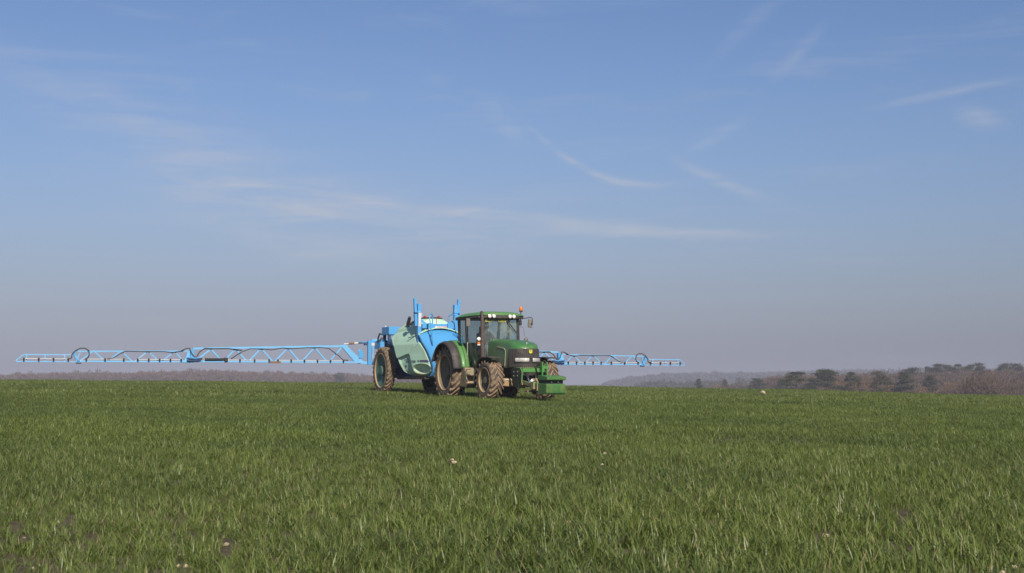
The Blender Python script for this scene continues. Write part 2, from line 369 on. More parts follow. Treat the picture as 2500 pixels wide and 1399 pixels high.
# ------------------------------------------------------------------ wheat (one crop, uncountable)
protos = bpy.data.collections.new('wheat_tufts')
def tuft(name, nb, rad, lmin, lmax, wd, seg, seed):
    r = np.random.default_rng(seed); mb = MB()
    for _ in range(nb):
        a = r.uniform(0, 2 * math.pi); d = rad * math.sqrt(r.uniform()); bx, by = d * math.cos(a), d * math.sin(a)
        L = r.uniform(lmin, lmax); az_ = r.uniform(0, 2 * math.pi); lean = abs(r.normal(1.0, 0.5)); curl = r.uniform(0.3, 1.8)
        wv = wd * r.uniform(0.7, 1.25); tw = r.uniform(-0.9, 0.9)
        dx, dy = math.cos(az_), math.sin(az_); px, py, pz = bx, by, -0.01; ang = lean * 0.5
        row = []
        for k in range(seg + 1):
            t = k / seg
            wk = wv * (0.75 + 0.5 * t if t < 0.45 else max(0.06, 1.0 * (1 - ((t - 0.45) / 0.55) ** 1.6)))
            sa = az_ + math.pi / 2 + tw * t; sx_, sy_ = math.cos(sa) * wk / 2, math.sin(sa) * wk / 2
            row.append(((px - sx_, py - sy_, pz), (px + sx_, py + sy_, pz)))
            st = L / seg; px += dx * math.sin(ang) * st; py += dy * math.sin(ang) * st; pz += math.cos(ang) * st; ang += curl / seg
        o = len(mb.v)
        for l_, r_ in row: mb.v += [l_, r_]
        for k in range(seg): mb.f.append((o + 2 * k, o + 2 * k + 1, o + 2 * k + 3, o + 2 * k + 2))
    ob = bpy.data.objects.new(name, mb.mesh(name, 'wheat', True)); protos.objects.link(ob)
for i in range(6): tuft('wheat_tuft_a%d' % i, 32, 0.075, 0.07, 0.165, 0.0062, 4, 100 + i)
for i in range(4): tuft('wheat_tuft_b%d' % i, 46, 0.13, 0.075, 0.16, 0.0082, 3, 200 + i)
for i in range(4): tuft('wheat_tuft_c%d' % i, 54, 0.27, 0.10, 0.18, 0.014, 2, 300 + i)
pts = []
def patch(x, y):
    return np.sin(x * 0.9 + 0.35 * y + 1.0) * np.sin(y * 0.5 - 0.12 * x) * 0.5 + np.sin(x * 0.31 - y * 0.23 + 2.0) * 0.5
def scatter(y0, y1, dens, i0, i1, smin, smax):
    x0, x1 = -0.40 * y1 - 3.0, 0.40 * y1 + 3.0
    n = int(dens * (y1 - y0) * (x1 - x0)); x = rng.uniform(x0, x1, n); y = rng.uniform(y0, y1, n)
    keep = np.abs(x) < 0.40 * y + 3.0
    if y0 < 20:      # thin, stony spots at the near edge
        for (cx, cy, cr) in [(-2.9, 7.4, .32), (-2.35, 7.25, .22), (0.5, 7.0, .2), (2.0, 8.6, .3), (2.35, 8.2, .28), (2.75, 7.0, .42), (-1.2, 7.0, .22), (1.0, 7.3, .15), (-2.0, 8.6, .2), (1.5, 11, .3), (-0.45, 12.6, .18), (3.1, 9.6, .3)]:
            d = np.hypot(x - cx, (y - cy) * 0.8); keep &= ~((d < cr) & (rng.uniform(size=n) < 0.3))
    x, y = x[keep], y[keep]
    s = rng.uniform(smin, smax, len(x)) * (1.0 + 0.27 * patch(x, y))
    pts.append(np.stack([x, y, ground(x, y), s, rng.uniform(0, 6.283, len(x)), rng.integers(i0, i1, len(x)).astype(float), rng.normal(0, .10, len(x)), rng.normal(0, .10, len(x))], 1))
scatter(4.6, 17, 96, 0, 6, 0.70, 1.15)
scatter(16, 42, 40, 6, 10, 0.75, 1.08)
scatter(40, 112, 15, 10, 14, 0.70, 1.05)
P = np.concatenate(pts)
me = bpy.data.meshes.new('wheat'); me.vertices.add(len(P)); me.vertices.foreach_set('co', P[:, :3].ravel())
a = me.attributes.new('scl', 'FLOAT', 'POINT'); a.data.foreach_set('value', P[:, 3])
a = me.attributes.new('idx', 'INT', 'POINT'); a.data.foreach_set('value', P[:, 5].astype(int))
a = me.attributes.new('rot', 'FLOAT_VECTOR', 'POINT'); a.data.foreach_set('vector', np.stack([P[:, 6], P[:, 7], P[:, 4]], 1).ravel())
me.materials.append(M['wheat'])
wheat = bpy.data.objects.new('wheat', me); col.objects.link(wheat)
tag(wheat, 'young green winter wheat covering the whole field', 'wheat', kind='stuff')
gn = bpy.data.node_groups.new('wheat_scatter', 'GeometryNodeTree')
gn.interface.new_socket('Geometry', in_out='INPUT', socket_type='NodeSocketGeometry'); gn.interface.new_socket('Geometry', in_out='OUTPUT', socket_type='NodeSocketGeometry')
N = gn.nodes; gi = N.new('NodeGroupInput'); go = N.new('NodeGroupOutput'); iop = N.new('GeometryNodeInstanceOnPoints'); ci = N.new('GeometryNodeCollectionInfo')
ci.inputs['Collection'].default_value = protos; ci.inputs['Separate Children'].default_value = True; ci.inputs['Reset Children'].default_value = True
def attr(nm, ty):
    nd = N.new('GeometryNodeInputNamedAttribute'); nd.data_type = ty; nd.inputs['Name'].default_value = nm; return nd.outputs[0]
L = gn.links
L.new(gi.outputs[0], iop.inputs['Points']); L.new(ci.outputs[0], iop.inputs['Instance']); iop.inputs['Pick Instance'].default_value = True
L.new(attr('idx', 'INT'), iop.inputs['Instance Index']); L.new(attr('rot', 'FLOAT_VECTOR'), iop.inputs['Rotation']); L.new(attr('scl', 'FLOAT'), iop.inputs['Scale'])
L.new(iop.outputs[0], go.inputs[0])
md = wheat.modifiers.new('scatter', 'NODES'); md.node_group = gn

# ------------------------------------------------------------------ woods and trees
F_PX = 3300.0
def at(px, py, Yd):
    """world point seen at a pixel of the photograph, at distance Yd"""
    return ((px - 1250) / F_PX * Yd, Yd, EYE + (930 - py) / F_PX * Yd)
def sprigs(C, size, r, flat=1.0, up=0.0, thin=0.36):
    """one small pointed triangle at every centre C; returns the corner points"""
    n = len(C); d = r.normal(size=(n, 3)); d[:, 2] = d[:, 2] * flat + up; d /= np.linalg.norm(d, axis=1)[:, None]
    e = r.normal(size=(n, 3)); e -= d * (e * d).sum(1)[:, None]; e /= np.linalg.norm(e, axis=1)[:, None]
    L_ = size * r.uniform(0.6, 1.4, n)[:, None]; wv = size * thin * r.uniform(0.6, 1.4, n)[:, None]
    return np.stack([C - e * wv, C + e * wv, C + d * L_], 1).reshape(-1, 3)
def tri_mesh(name, V, mat):
    me_ = bpy.data.meshes.new(name); n = len(V) // 3
    me_.from_pydata(V.tolist(), [], np.arange(3 * n).reshape(-1, 3).tolist()); me_.materials.append(M[mat]); return me_
def wood_mass(name, mat, label, outline, Yd, depth, rows, step, crown, size, per, seed, hvar=0.16, up=0.8, thin=0.1):
    """one far wood seen edge-on: rows of crowns standing one behind the other"""
    r = np.random.default_rng(seed); out_ = []; ox = [p[0] for p in outline]; oy = [p[1] for p in outline]
    for k in range(rows):
        yd = Yd + depth * k / max(1, rows - 1); px = ox[0]
        while px < ox[-1]:
            px += step * r.uniform(0.5, 1.5); top = np.interp(px, ox, oy)
            x, y, zt = at(px, top, yd); y += r.uniform(-8, 8); g0 = gz(x, y); h = (zt - g0) * (1 - hvar * r.uniform() + (0.10 if r.uniform() < 0.12 else 0.0))
            if h < 2: continue
            rx = crown * r.uniform(0.7, 1.3); t = r.uniform(size=per) ** 0.8; a_ = r.uniform(0, 6.283, per)
            q = np.sqrt(r.uniform(size=per)) * rx * (1.05 - 0.75 * np.maximum(0, t - 0.45) / 0.55)
            out_.append(sprigs(np.stack([x + q * np.cos(a_), y + q * np.sin(a_), g0 + h * t], 1), size, r, 1.0, up, thin))
            out_.append(np.array([(x - 0.12, y, g0 - 0.3), (x + 0.12, y, g0 - 0.3), (x + r.normal(0, .3), y, g0 + h * 0.9)]))
    o = bpy.data.objects.new(name, tri_mesh(name, np.concatenate(out_), mat)); col.objects.link(o); tag(o, label, 'wood', kind='stuff'); return o
wood_mass('distant_wood', 'wood_far', 'far bare grey brown wood along the horizon left of the sprayer',
          [(-40, 917), (30, 914), (150, 910), (300, 911), (430, 908), (480, 905), (600, 909), (700, 911), (800, 914), (905, 918), (1000, 921), (1100, 925), (1180, 931)], 760, 90, 4, 4.0, 4.5, 1.5, 170, 1, 0.16, 0.8, 0.14)
wood_mass('hillside_wood', 'wood_dark', 'hazy blue wooded hill on the horizon right of the boom tip',
          [(1478, 936), (1500, 930), (1545, 921), (1600, 916), (1660, 913), (1720, 911), (1850, 911), (1960, 908), (2060, 905), (2200, 904), (2330, 903), (2520, 902)], 1500, 200, 5, 5.5, 9.5, 3.2, 90, 2, 0.16, 0.3, 0.3)
wood_mass('plain_wood', 'wood_dark', 'faint dark woodland strip low on the hazy plain',
          [(1540, 934), (1575, 932), (1620, 930), (1680, 929), (1760, 928), (1900, 926)], 760, 40, 3, 9, 5.0, 1.4, 170, 5, 0.5, 0.3, 0.2)
wood_mass('bare_wood', 'twig', 'brown leafless wood edge behind the single pines on the right',
          [(1840, 930), (1880, 922), (1950, 918), (2050, 914), (2130, 914), (2250, 911), (2350, 908), (2450, 903), (2560, 899)], 430, 60, 5, 6.0, 3.6, 1.1, 380, 3, 0.2, 0.9, 0.07)
wood_mass('scrub', 'twigrust', 'russet leafless scrub along the foot of the right hand trees',
          [(1985, 944), (2020, 934), (2060, 928), (2110, 927), (2140, 934), (2230, 945), (2300, 940), (2350, 930), (2450, 928), (2560, 930)], 305, 16, 3, 5.0, 2.2, 0.8, 420, 4, 0.35, 0.9, 0.06)

def limb(mb, p, d, L_, r0, depth, r, tips, nseg=4):
    p = np.array(p, float); d = np.array(d, float); pts_ = [p.copy()]; rr = [r0]
    for k in range(nseg):
        d = d + r.normal(0, 0.13, 3) + np.array((0, 0, 0.05)); d /= np.linalg.norm(d); p = p + d * L_ / nseg
        pts_.append(p.copy()); rr.append(r0 * (1 - 0.45 * (k + 1) / nseg))
    mb.tube(pts_, rr, 5 if depth > 2 else 3, cap=False)
    if depth == 0: tips.append((p, d)); return
    for k in range(r.integers(2, 4) + (1 if depth > 3 else 0)):
        j = r.integers(2, nseg + 1); a = r.normal(size=3); a -= d * a.dot(d); a /= np.linalg.norm(a)
        nd = d * r.uniform(0.55, 0.9) + a * r.uniform(0.45, 0.85)
        limb(mb, pts_[j], nd / np.linalg.norm(nd), L_ * r.uniform(0.58, 0.82), rr[j] * 0.66, depth - 1, r, tips, nseg)
def bare_tree(seed, H=9.0, depth=4, twig='twig', spread=0.5, stems=3):
    """returns (trunk mesh, crown mesh), about H tall, base at the origin"""
    r = np.random.default_rng(seed); mt = MB(); tips = []
    for s_ in range(stems):
        d = np.array((r.normal(0, spread * 0.6), r.normal(0, spread * 0.6), 1.0)); limb(mt, (r.normal(0, .1), r.normal(0, .1), -0.4), d / np.linalg.norm(d), H * 0.34, 0.03 * H * 0.7, depth, r, tips, 5)
    mc = MB()
    for (p, d) in tips:
        for _ in range(26):
            q = p + r.normal(0, 0.055 * H, 3); dd = d + r.normal(0, 0.5, 3) + np.array((0, 0, .35)); dd /= np.linalg.norm(dd)
            e = r.normal(size=3); e -= dd * e.dot(dd); e /= np.linalg.norm(e); L_ = H * r.uniform(0.05, 0.11); wv = 0.05 * r.uniform(0.6, 1.3); o = len(mc.v)
            mc.v += [tuple(q - e * wv), tuple(q + e * wv), tuple(q + dd * L_)]; mc.f.append((o, o + 1, o + 2))
    zmax = max(v[2] for v in mc.v); k = H / zmax
    for m_ in (mt, mc): m_.v = [(v[0] * k, v[1] * k, v[2] * k) for v in m_.v]
    return mt.mesh('trunk', 'bark', True), mc.mesh('crown', twig)
def pine_tree(seed, H=11.0, wide=0.33, base=0.35, mat='pine', pads=19, per=430, bushy=False):
    r = np.random.default_rng(seed); mt = MB(); mc = []
    lean = r.normal(0, 0.04, 2); tp = [(lean[0] * H * t * t, lean[1] * H * t * t, H * t * 0.96 - 0.4 * (t == 0)) for t in np.linspace(0, 1, 7)]
    mt.tube(tp, [0.022 * H * (1 - 0.85 * t) for t in np.linspace(0, 1, 7)], 7, cap=False)
    for k in range(pads):
        t = base + (1 - base) * (k + r.uniform(0, 1)) / pads
        a = k * 2.4 + r.normal(0, .5); env = math.sin(math.pi * min(1, (t - base) / (1 - base) * 0.72 + 0.26)) ** 0.8 if not bushy else (1 - (t - base) / (1 - base)) ** 0.55
        reach = wide * H * env * r.uniform(0.45, 1.05)
        c = np.array((lean[0] * H * t * t + reach * math.cos(a), lean[1] * H * t * t + reach * math.sin(a), H * t * 0.97 + 0.02 * H * r.normal()))
        mt.tube([(lean[0] * H * t * t, lean[1] * H * t * t, H * (t - 0.05)), tuple(c)], [0.006 * H, 0.002 * H], 3, cap=False)
        rad = H * r.uniform(0.055, 0.10)
        mc.append(sprigs(c + r.normal(size=(per, 3)) * np.array((rad, rad, rad * 0.27)) * 0.8, 0.024 * H, r, 0.8, 0.25, 0.34))
    return mt.mesh('trunk', 'bark', True), tri_mesh('crown', np.concatenate(mc), mat)
def plant(name, meshes, px, py, Yd, Hproto, label, cat, rz, sx=1.0, group=None):
    x, y, zt = at(px, py, Yd); g0 = gz(x, y) - 0.15; h = zt - g0
    e = empty(name, (x, y, g0), rz); k = h / Hproto; e.scale = (k * sx, k * sx, k)
    for nm, me_ in zip(('trunk', 'crown'), meshes):
        o = bpy.data.objects.new(nm, me_); col.objects.link(o); o.parent = e
    return tag(e, label, cat, group)
pA, pB, pC = pine_tree(21, wide=0.42, base=0.34, pads=20), pine_tree(22, wide=0.36, base=0.42), pine_tree(23, wide=0.20, base=0.62, pads=11)
pO, pD = pine_tree(24, wide=0.40, base=0.12, mat='pineolive', pads=26, bushy=True), pine_tree(25, wide=0.34, base=0.08, pads=34, bushy=True)
pF = pine_tree(26, wide=0.15, base=0.70, pads=9)
bA, bB = bare_tree(31, stems=4, spread=0.6), bare_tree(32, twig='twigrust', stems=6, spread=0.9, depth=3)
bC = bare_tree(33, stems=5, spread=0.8, depth=3)
TREES = [
 ('pine_tree', pA, 1944, 904, 285, 'flat crowned dark pine, leftmost of the near pines', 'pine', 0.3, 1.0),
 ('pine_tree', pB, 2002, 900, 290, 'tallest flat topped near pine, spreading above the russet scrub', 'pine', 1.9, 1.08),
 ('pine_tree', pA, 2079, 905, 300, 'small dark pine standing behind russet scrub, between two pine clumps', 'pine', 2.7, 0.6),
 ('pine_tree', pO, 2146, 909, 288, 'olive brown pine with low branches, left neighbour of the darkest conifer', 'pine', 0.9, 0.9),
 ('conifer', pD, 2206, 909, 284, 'darkest bushy conifer, branches down to the field edge', 'conifer', 4.0, 0.85),
 ('pine_tree', pO, 2272, 916, 300, 'yellowish olive pine right beside the darkest conifer', 'pine', 3.1, 0.8),
 ('bare_tree', bB, 2247, 933, 280, 'low straw coloured leafless bush in front of the olive pine', 'bush', 0.4, 1.0),
 ('pine_tree', pF, 2228, 896, 440, 'small tufted pine, leftmost pine on the right hand skyline', 'pine', 0.2, 1.0),
 ('pine_tree', pB, 2260, 894, 445, 'round topped skyline pine above the yellowish olive pine', 'pine', 2.2, 0.55),
 ('pine_tree', pC, 2285, 889, 440, 'slim skyline pine with a high crown, second tall one from left', 'pine', 1.2, 0.8),
 ('pine_tree', pF, 2307, 889, 455, 'lollipop shaped skyline pine on a thin bare stem', 'pine', 3.3, 0.9),
 ('pine_tree', pA, 2334, 886, 440, 'broad bulky skyline pine, widest of the skyline row', 'pine', 5.0, 0.55),
 ('pine_tree', pF, 2362, 889, 460, 'thin skyline pine with a tiny tuft, left of the big bare tree', 'pine', 0.7, 0.7),
 ('pine_tree', pC, 2391, 887, 450, 'skyline pine half hidden by the left edge of the big bare tree', 'pine', 4.2, 0.8),
 ('pine_tree', pB, 2451, 886, 440, 'skyline pine rising right behind the big bare tree', 'pine', 0.1, 0.6),
 ('pine_tree', pC, 2476, 888, 450, 'rightmost skyline pine near the edge of the wood', 'pine', 2.0, 1.1),
 ('bare_tree', bA, 2413, 882, 268, 'big leafless spreading tree, tallest tree at the right end', 'bare tree', 1.0, 1.0),
 ('bare_tree', bB, 1738, 922, 420, 'isolated rusty brown leafless thicket, leftmost of the right hand shrubs', 'bush', 0.0, 1.5),
 ('bare_tree', bC, 1808, 924, 420, 'greyish leafless shrub between two dark evergreen bushes', 'bush', 2.0, 1.1),
 ('evergreen_bush', pD, 1704, 925, 430, 'small dark evergreen bush left of the rusty thicket', 'bush', 1.0, 0.6),
 ('evergreen_bush', pD, 1768, 927, 440, 'dark evergreen bush right of the rusty thicket', 'bush', 2.4, 0.65),
 ('evergreen_bush', pD, 1847, 924, 400, 'wide dark evergreen clump left of the near pines', 'bush', 3.6, 1.25),
 ('evergreen_bush', pD, 1905, 926, 390, 'dark blue green bush at the foot of the leftmost near pine', 'bush', 5.2, 0.85),
 ('pine_tree', pC, 829, 911, 700, 'lone dark treetop above the far left wood near the sprayer wheel', 'pine', 0.0, 1.0),
 ('bare_tree', bC, 2488, 905, 275, 'leafless tree cut by the right picture edge', 'bare tree', 0.0, 1.0),
 ('bare_tree', bC, 2345, 912, 300, 'grey leafless tree left of the big spreading bare tree', 'bare tree', 3.0, 1.2),
]
for (nm, ms, px, py, yd, lab, cat, rz, sx) in TREES:
    plant(nm, ms, px, py, yd, 11.0 if ms in (pA, pB, pC, pO, pD, pF) else 9.0, lab, cat, rz, sx, 'trees beyond the crest')

# ------------------------------------------------------------------ stones
def stone_mesh(name, seed, sx, sy, sz, sub=2):
    import bmesh
    bm = bmesh.new(); bmesh.ops.create_icosphere(bm, subdivisions=sub, radius=1.0); r = np.random.default_rng(seed)
    dirs = r.normal(size=(9, 3)); dirs /= np.linalg.norm(dirs, axis=1)[:, None]; cut = r.uniform(0.55, 0.92, 9)
    for v in bm.verts:
        c = np.array(v.co)
        for d_, k in zip(dirs, cut):
            t = c.dot(d_)
            if t > k: c = c - d_ * (t - k) * 0.9
        v.co = (c[0] * sx, c[1] * sy, c[2] * sz)
    me_ = bpy.data.meshes.new(name); bm.to_mesh(me_); bm.free(); me_.materials.append(M['stone']); return me_
def stone(px, py, Yd, s, seed, label, up=0.4):
    x = (px - 1250) / F_PX * Yd; o = bpy.data.objects.new('stone', stone_mesh('stone', seed, s, s * 0.7, s * 0.6)); col.objects.link(o)
    o.location = (x, Yd, gz(x, Yd) + s * up); o.rotation_euler = (0.2, 0.1, seed); tag(o, label, 'stone', 'pale stones in the wheat')
stone(1860, 960, 57, 0.17, 1, 'large pale stone lying in the wheat on the crest, far right of the tractor', 0.8)
stone(1105, 1152, 15.1, 0.034, 2, 'upper pale flint of the pair left of centre in the wheat', 1.3)
stone(1109, 1164, 14.7, 0.038, 3, 'lower pale flint of the pair left of centre in the wheat', 1.2)
stone(1475, 1136, 16.2, 0.034, 4, 'small pale flint half buried in wheat, below the front ballast block', 1.4)
stone(1468, 1172, 14.3, 0.028, 5, 'flat whitish flint in the wheat, nearer than the one below the ballast', 1.6)
stone(2008, 1322, 8.9, 0.026, 6, 'angular cream flint on a thin patch, lower right foreground', 0.35)
stone(2432, 1391, 7.25, 0.045, 7, 'broad cream flint at the bottom right corner', 0.4)
stone(2462, 1380, 7.45, 0.030, 8, 'small cream flint behind the broad corner flint', 0.9)
pb = [stone_mesh('pebble', 50 + i, 1, .8, .65, 1) for i in range(3)]
mb = MB()
for k in range(420):
    yd = 6.2 + 9 * rng.uniform() ** 1.6; x = rng.uniform(-.42, .42) * yd; s_ = rng.uniform(0.008, 0.024); me_ = pb[k % 3]; a = rng.uniform(0, 6.28); ca, sa = math.cos(a), math.sin(a); zz = gz(x, yd) + s_ * 0.4
    mb.add([(x + s_ * (v.co.x * ca - v.co.y * sa), yd + s_ * (v.co.x * sa + v.co.y * ca), zz + s_ * v.co.z) for v in me_.vertices], [tuple(p.vertices) for p in me_.polygons])
tag(mb.build('pebbles', 'stone', fix=False), 'small flints scattered on the bare soil between the blades', 'pebbles', kind='stuff')

# ------------------------------------------------------------------ haze: one closed box of even air
hb = MB().box(-2700, 2700, -420, 4100, -10.5, 17.5).build('haze', 'stone'); hb.data.materials.clear()
hm, t = new_mat('haze_air'); vo = t.n('ShaderNodeVolumePrincipled'); vo.inputs['Color'].default_value = (0.52, 0.535, 0.64, 1); vo.inputs['Density'].default_value = 0.00062; vo.inputs['Anisotropy'].default_value = -0.12
t.set(t.n('ShaderNodeOutputMaterial').inputs['Volume'], vo.outputs[0]); hb.data.materials.append(hm)
tag(hb, 'thin pale haze in the air over the whole plain', None, kind='stuff')

# ------------------------------------------------------------------ wheels
def wheel(parent, c, Rr, wd, rr, side, nl, lug_h, rimmat, dish, label=None, hub=0.12, steer=0.0, lugw=0.055, sweep=0.55):
    """wheel part (rim mesh) with tyre, hub, rim lip and single lugs below it; axis along y, side=-1: outer face to -y"""
    h = wd / 2; s = side
    rim = MB()
    rim.lathe([(0.02, s * (h - dish)), (rr * 0.32, s * (h - dish)), (rr * 0.36, s * (h - dish - 0.02)), (rr * 0.80, s * (h - dish * 0.72)), (rr * 0.90, s * (h - dish * 0.55)), (rr * 0.93, s * (h - 0.05)), (rr * 0.99, s * (h - 0.03)), (rr * 1.01, s * (h - 0.045)), (rr * 0.97, -s * h * 0.8)], n=44)
    w_ = rim.build('wheel', rimmat, parent, auto=40); w_.location = c; w_.rotation_euler = (0, 0, steer)
    if label: w_['label'] = label
    ty = MB()
    ty.lathe([(rr * 0.98, -h * 0.86), (rr + 0.03, -h * 0.98), ((rr + Rr) / 2, -h * 1.08), (Rr - lug_h - 0.06, -h * 1.02), (Rr - lug_h - 0.015, -h * 0.86), (Rr - lug_h, -h * 0.4), (Rr - lug_h, h * 0.4), (Rr - lug_h - 0.015, h * 0.86), (Rr - lug_h - 0.06, h * 1.02), ((rr + Rr) / 2, h * 1.08), (rr + 0.03, h * 0.98), (rr * 0.98, h * 0.86)], n=64)
    ty.build('tyre', 'tyre', w_, smooth=True)
    MB().lathe([(rr * 0.955, s * (h - 0.075)), (rr * 0.965, s * (h - 0.012)), (rr * 1.0, s * (h + 0.008)), (rr * 1.035, s * (h - 0.002)), (rr * 1.045, s * (h - 0.03))], n=48).build('rim_lip', 'rimlip', w_, smooth=True)
    hb_ = MB().lathe([(0.0, s * (h - dish + hub)), (0.09 * Rr / 0.6, s * (h - dish + hub)), (0.12 * Rr / 0.6, s * (h - dish + hub * 0.8)), (0.13 * Rr / 0.6, s * (h - dish - 0.02))], n=20)
    for k in range(8):
        a = k * math.pi / 4; r0 = rr * 0.27 + 0.05; y0, y1 = sorted((s * (h - dish), s * (h - dish + 0.04)))
        hb_.box(r0 * math.cos(a) - .014, r0 * math.cos(a) + .014, y0, y1, r0 * math.sin(a) - .014, r0 * math.sin(a) + .014)
    hb_.build('hub', rimmat, w_)
    for sgn in (-1, 1):
        lg = MB(); P_ = []
        for (yy, t, hh, lw) in ((-0.03, 0.0, 1.0, 1.0), (0.35, 0.30, 1.0, 1.0), (0.75, 0.66, 1.0, 1.1), (1.04, 0.86, 0.35, 1.3), (1.10, 0.90, -0.5, 1.4)):
            a = t * sweep; r1 = Rr - lug_h + lug_h * hh; r0 = Rr - lug_h * 1.5 - (0.05 if yy > 1 else 0); da = lugw * lw / Rr / 2
            P_.append([(r * math.sin(a + q), sgn * yy * h, r * math.cos(a + q)) for (r, q) in ((r0, -da), (r1, -da * 0.75), (r1, da * 0.75), (r0, da))])
        for row in P_: lg.v += row
        for i in range(len(P_) - 1):
            for j in range(4): lg.f.append((i * 4 + j, i * 4 + (j + 1) % 4, i * 4 + 4 + (j + 1) % 4, i * 4 + 4 + j))
        lg.f += [(0, 1, 2, 3), tuple(len(P_) * 4 - 4 + j for j in (3, 2, 1, 0))]
        me_ = lg.mesh('lug', 'lug')
        for k in range(nl):
            o = bpy.data.objects.new('lug', me_); col.objects.link(o); o.parent = w_; o.rotation_euler = (0, 2 * math.pi * (k + (0.5 if sgn > 0 else 0)) / nl, 0)
    return w_

# ------------------------------------------------------------------ tractor
TO = (-1.0815, 44.0, 0.535); TRZ = -R(64.5)
tr = empty('tractor', TO, TRZ)
tag(tr, 'dusty green farm tractor with glazed cab pulling the blue sprayer', 'tractor')
RW, FW = 0.85, 0.61
for s in (-1, 1):
    wheel(tr, (0, s * 0.97, RW), RW, 0.50, 0.56, s, 20, 0.045, 'rim', 0.20, lugw=0.07)
    wheel(tr, (2.9, s * 0.93, FW), FW, 0.40, 0.37, s, 18, 0.042, 'rim', 0.17, hub=0.14, steer=R(2), lugw=0.062)
# running gear
ch = MB(); ch.box(-0.55, 0.75, -0.34, 0.34, 0.48, 1.05).box(0.75, 2.1, -0.27, 0.27, 0.50, 1.02).box(2.1, 3.55, -0.30, 0.30, 0.60, 0.99).box(2.25, 3.2, -0.36, 0.36, 0.95, 1.12)
ch.box(-0.25, 0.25, -0.75, 0.75, 0.70, 1.00).tube([(0, -0.9, RW), (0, 0.9, RW)], 0.16, 14)
ch.box(-1.15, -0.5, -0.10, 0.10, 0.42, 0.52).box(-0.9, -0.5, -0.35, 0.35, 0.55, 0.75)
ch.build('chassis', 'chassis', tr, bevel=0.02)
ax = MB(); ax.prism([(-0.72, 0.44), (-0.25, 0.40), (0.25, 0.40), (0.72, 0.44), (0.72, 0.68), (0.25, 0.66), (-0.25, 0.66), (-0.72, 0.68)], 'x', 2.80, 3.10)
ax.build('front_axle', 'axle', tr, bevel=0.03)
for s in (-1, 1):
    MB().tube([(3.05, s * 0.70, 0.62), (3.12, s * 0.15, 0.60)], 0.03, 8).build('steering_ram', 'steel', tr)
# fuel tank, steps
ft = MB().prism([(0.62, 0.40), (1.18, 0.36), (1.30, 0.50), (1.12, 1.00), (0.72, 1.02)], 'y', -0.98, -0.45); ft.build('fuel_tank', paint('mud_tank', (0.10, 0.13, 0.06), 0.8, dirt=(0.34, 0.24, 0.15), amount=0.9, scale=3), tr, bevel=0.04)
ft2 = MB().prism([(0.62, 0.40), (1.5, 0.36), (1.55, 0.95), (0.72, 1.02)], 'y', 0.45, 0.98); ft2.build('fuel_tank', 'chassis', tr, bevel=0.04)
for z_ in (0.50, 0.78):
    st = MB().box(1.22, 1.55, -0.98, -0.66, z_ - 0.02, z_ + 0.015); st.build('step', 'axle' if z_ < .6 else 'green', tr)
hr = MB(); hr.tube([(1.56, -0.96, 0.95), (1.24, -0.97, 0.95), (1.20, -0.97, 0.78), (1.26, -0.97, 0.62), (1.34, -0.97, 0.60)], 0.016, 6).tube([(1.22, -0.97, 0.80), (1.4, -0.97, 0.80)], 0.012, 6); hr.build('step_rail', 'green', tr)
# rear fenders
for s in (-1, 1):
    f1 = MB().lathe([(0.90, s * 1.29), (0.955, s * 1.285), (0.99, s * 1.20), (1.0, s * 1.03)], (0, 0, 0.86), n=40, a0=R(6), a1=R(158)); f1.build('fender_flare', 'greyblack', tr, solid=0.02, smooth=True)
    f2 = MB().lathe([(1.005, s * 1.03), (1.03, s * 0.97), (1.02, s * 0.82), (0.98, s * 0.74)], (0, 0, 0.86), n=40, a0=R(8), a1=R(150)); fo = f2.build('fender', paint('fender_green%d' % s, (0.105, 0.27, 0.07), 0.45, dirt=DUST, amount=0.35, scale=2, coat=0.2), tr, solid=0.02, smooth=True)
    MB().lathe([(1.034, s * 0.905), (1.034, s * 0.885)], (0, 0, 0.86), n=30, a0=R(9), a1=R(120)).build('seam', 'black', fo, solid=0.006)
    MB().box(0.02, 0.70 if s < 0 else 0.98, min(s * 0.36, s * 0.63), max(s * 0.36, s * 0.63), 1.03, 1.80 if s < 0 else 1.93).build('wheel_arch_cover', 'black', tr, bevel=0.05)
    MB().lathe([(0.98, s * 0.745), (0.55, s * 0.745)], (0, 0, 0.86), n=30, a0=R(5), a1=R(165)).build('fender_inner', 'black', tr, solid=0.02)
    MB().box(-0.55, -0.45, s * 1.02 - .07, s * 1.02 + .07, 1.72, 1.80).build('tail_lamp', 'red', tr, bevel=0.015)
    # front mudguards
    fm = MB().lathe([(0.68, s * 1.16), (0.705, s * 1.14), (0.71, s * 0.95), (0.705, s * 0.74)], (2.9, 0, FW), n=24, a0=R(78), a1=R(192))
    fm.build('front_mudguard', 'greyblack', tr, solid=0.018, smooth=True)
    MB().grid(lambda u, v: (3.04 + 0.34 * u, s * (1.15 - 0.41 * v), FW + 0.694 - 0.03 * u * u), 4, 3).build('mudguard_lip', 'greyblack', tr, solid=0.018)
    MB().tube([(3.0, s * 0.80, FW + 0.69), (2.95, s * 0.66, FW + 0.62), (2.92, s * 0.62, 0.72)], 0.02, 6).build('mudguard_stay', 'chassis', tr)
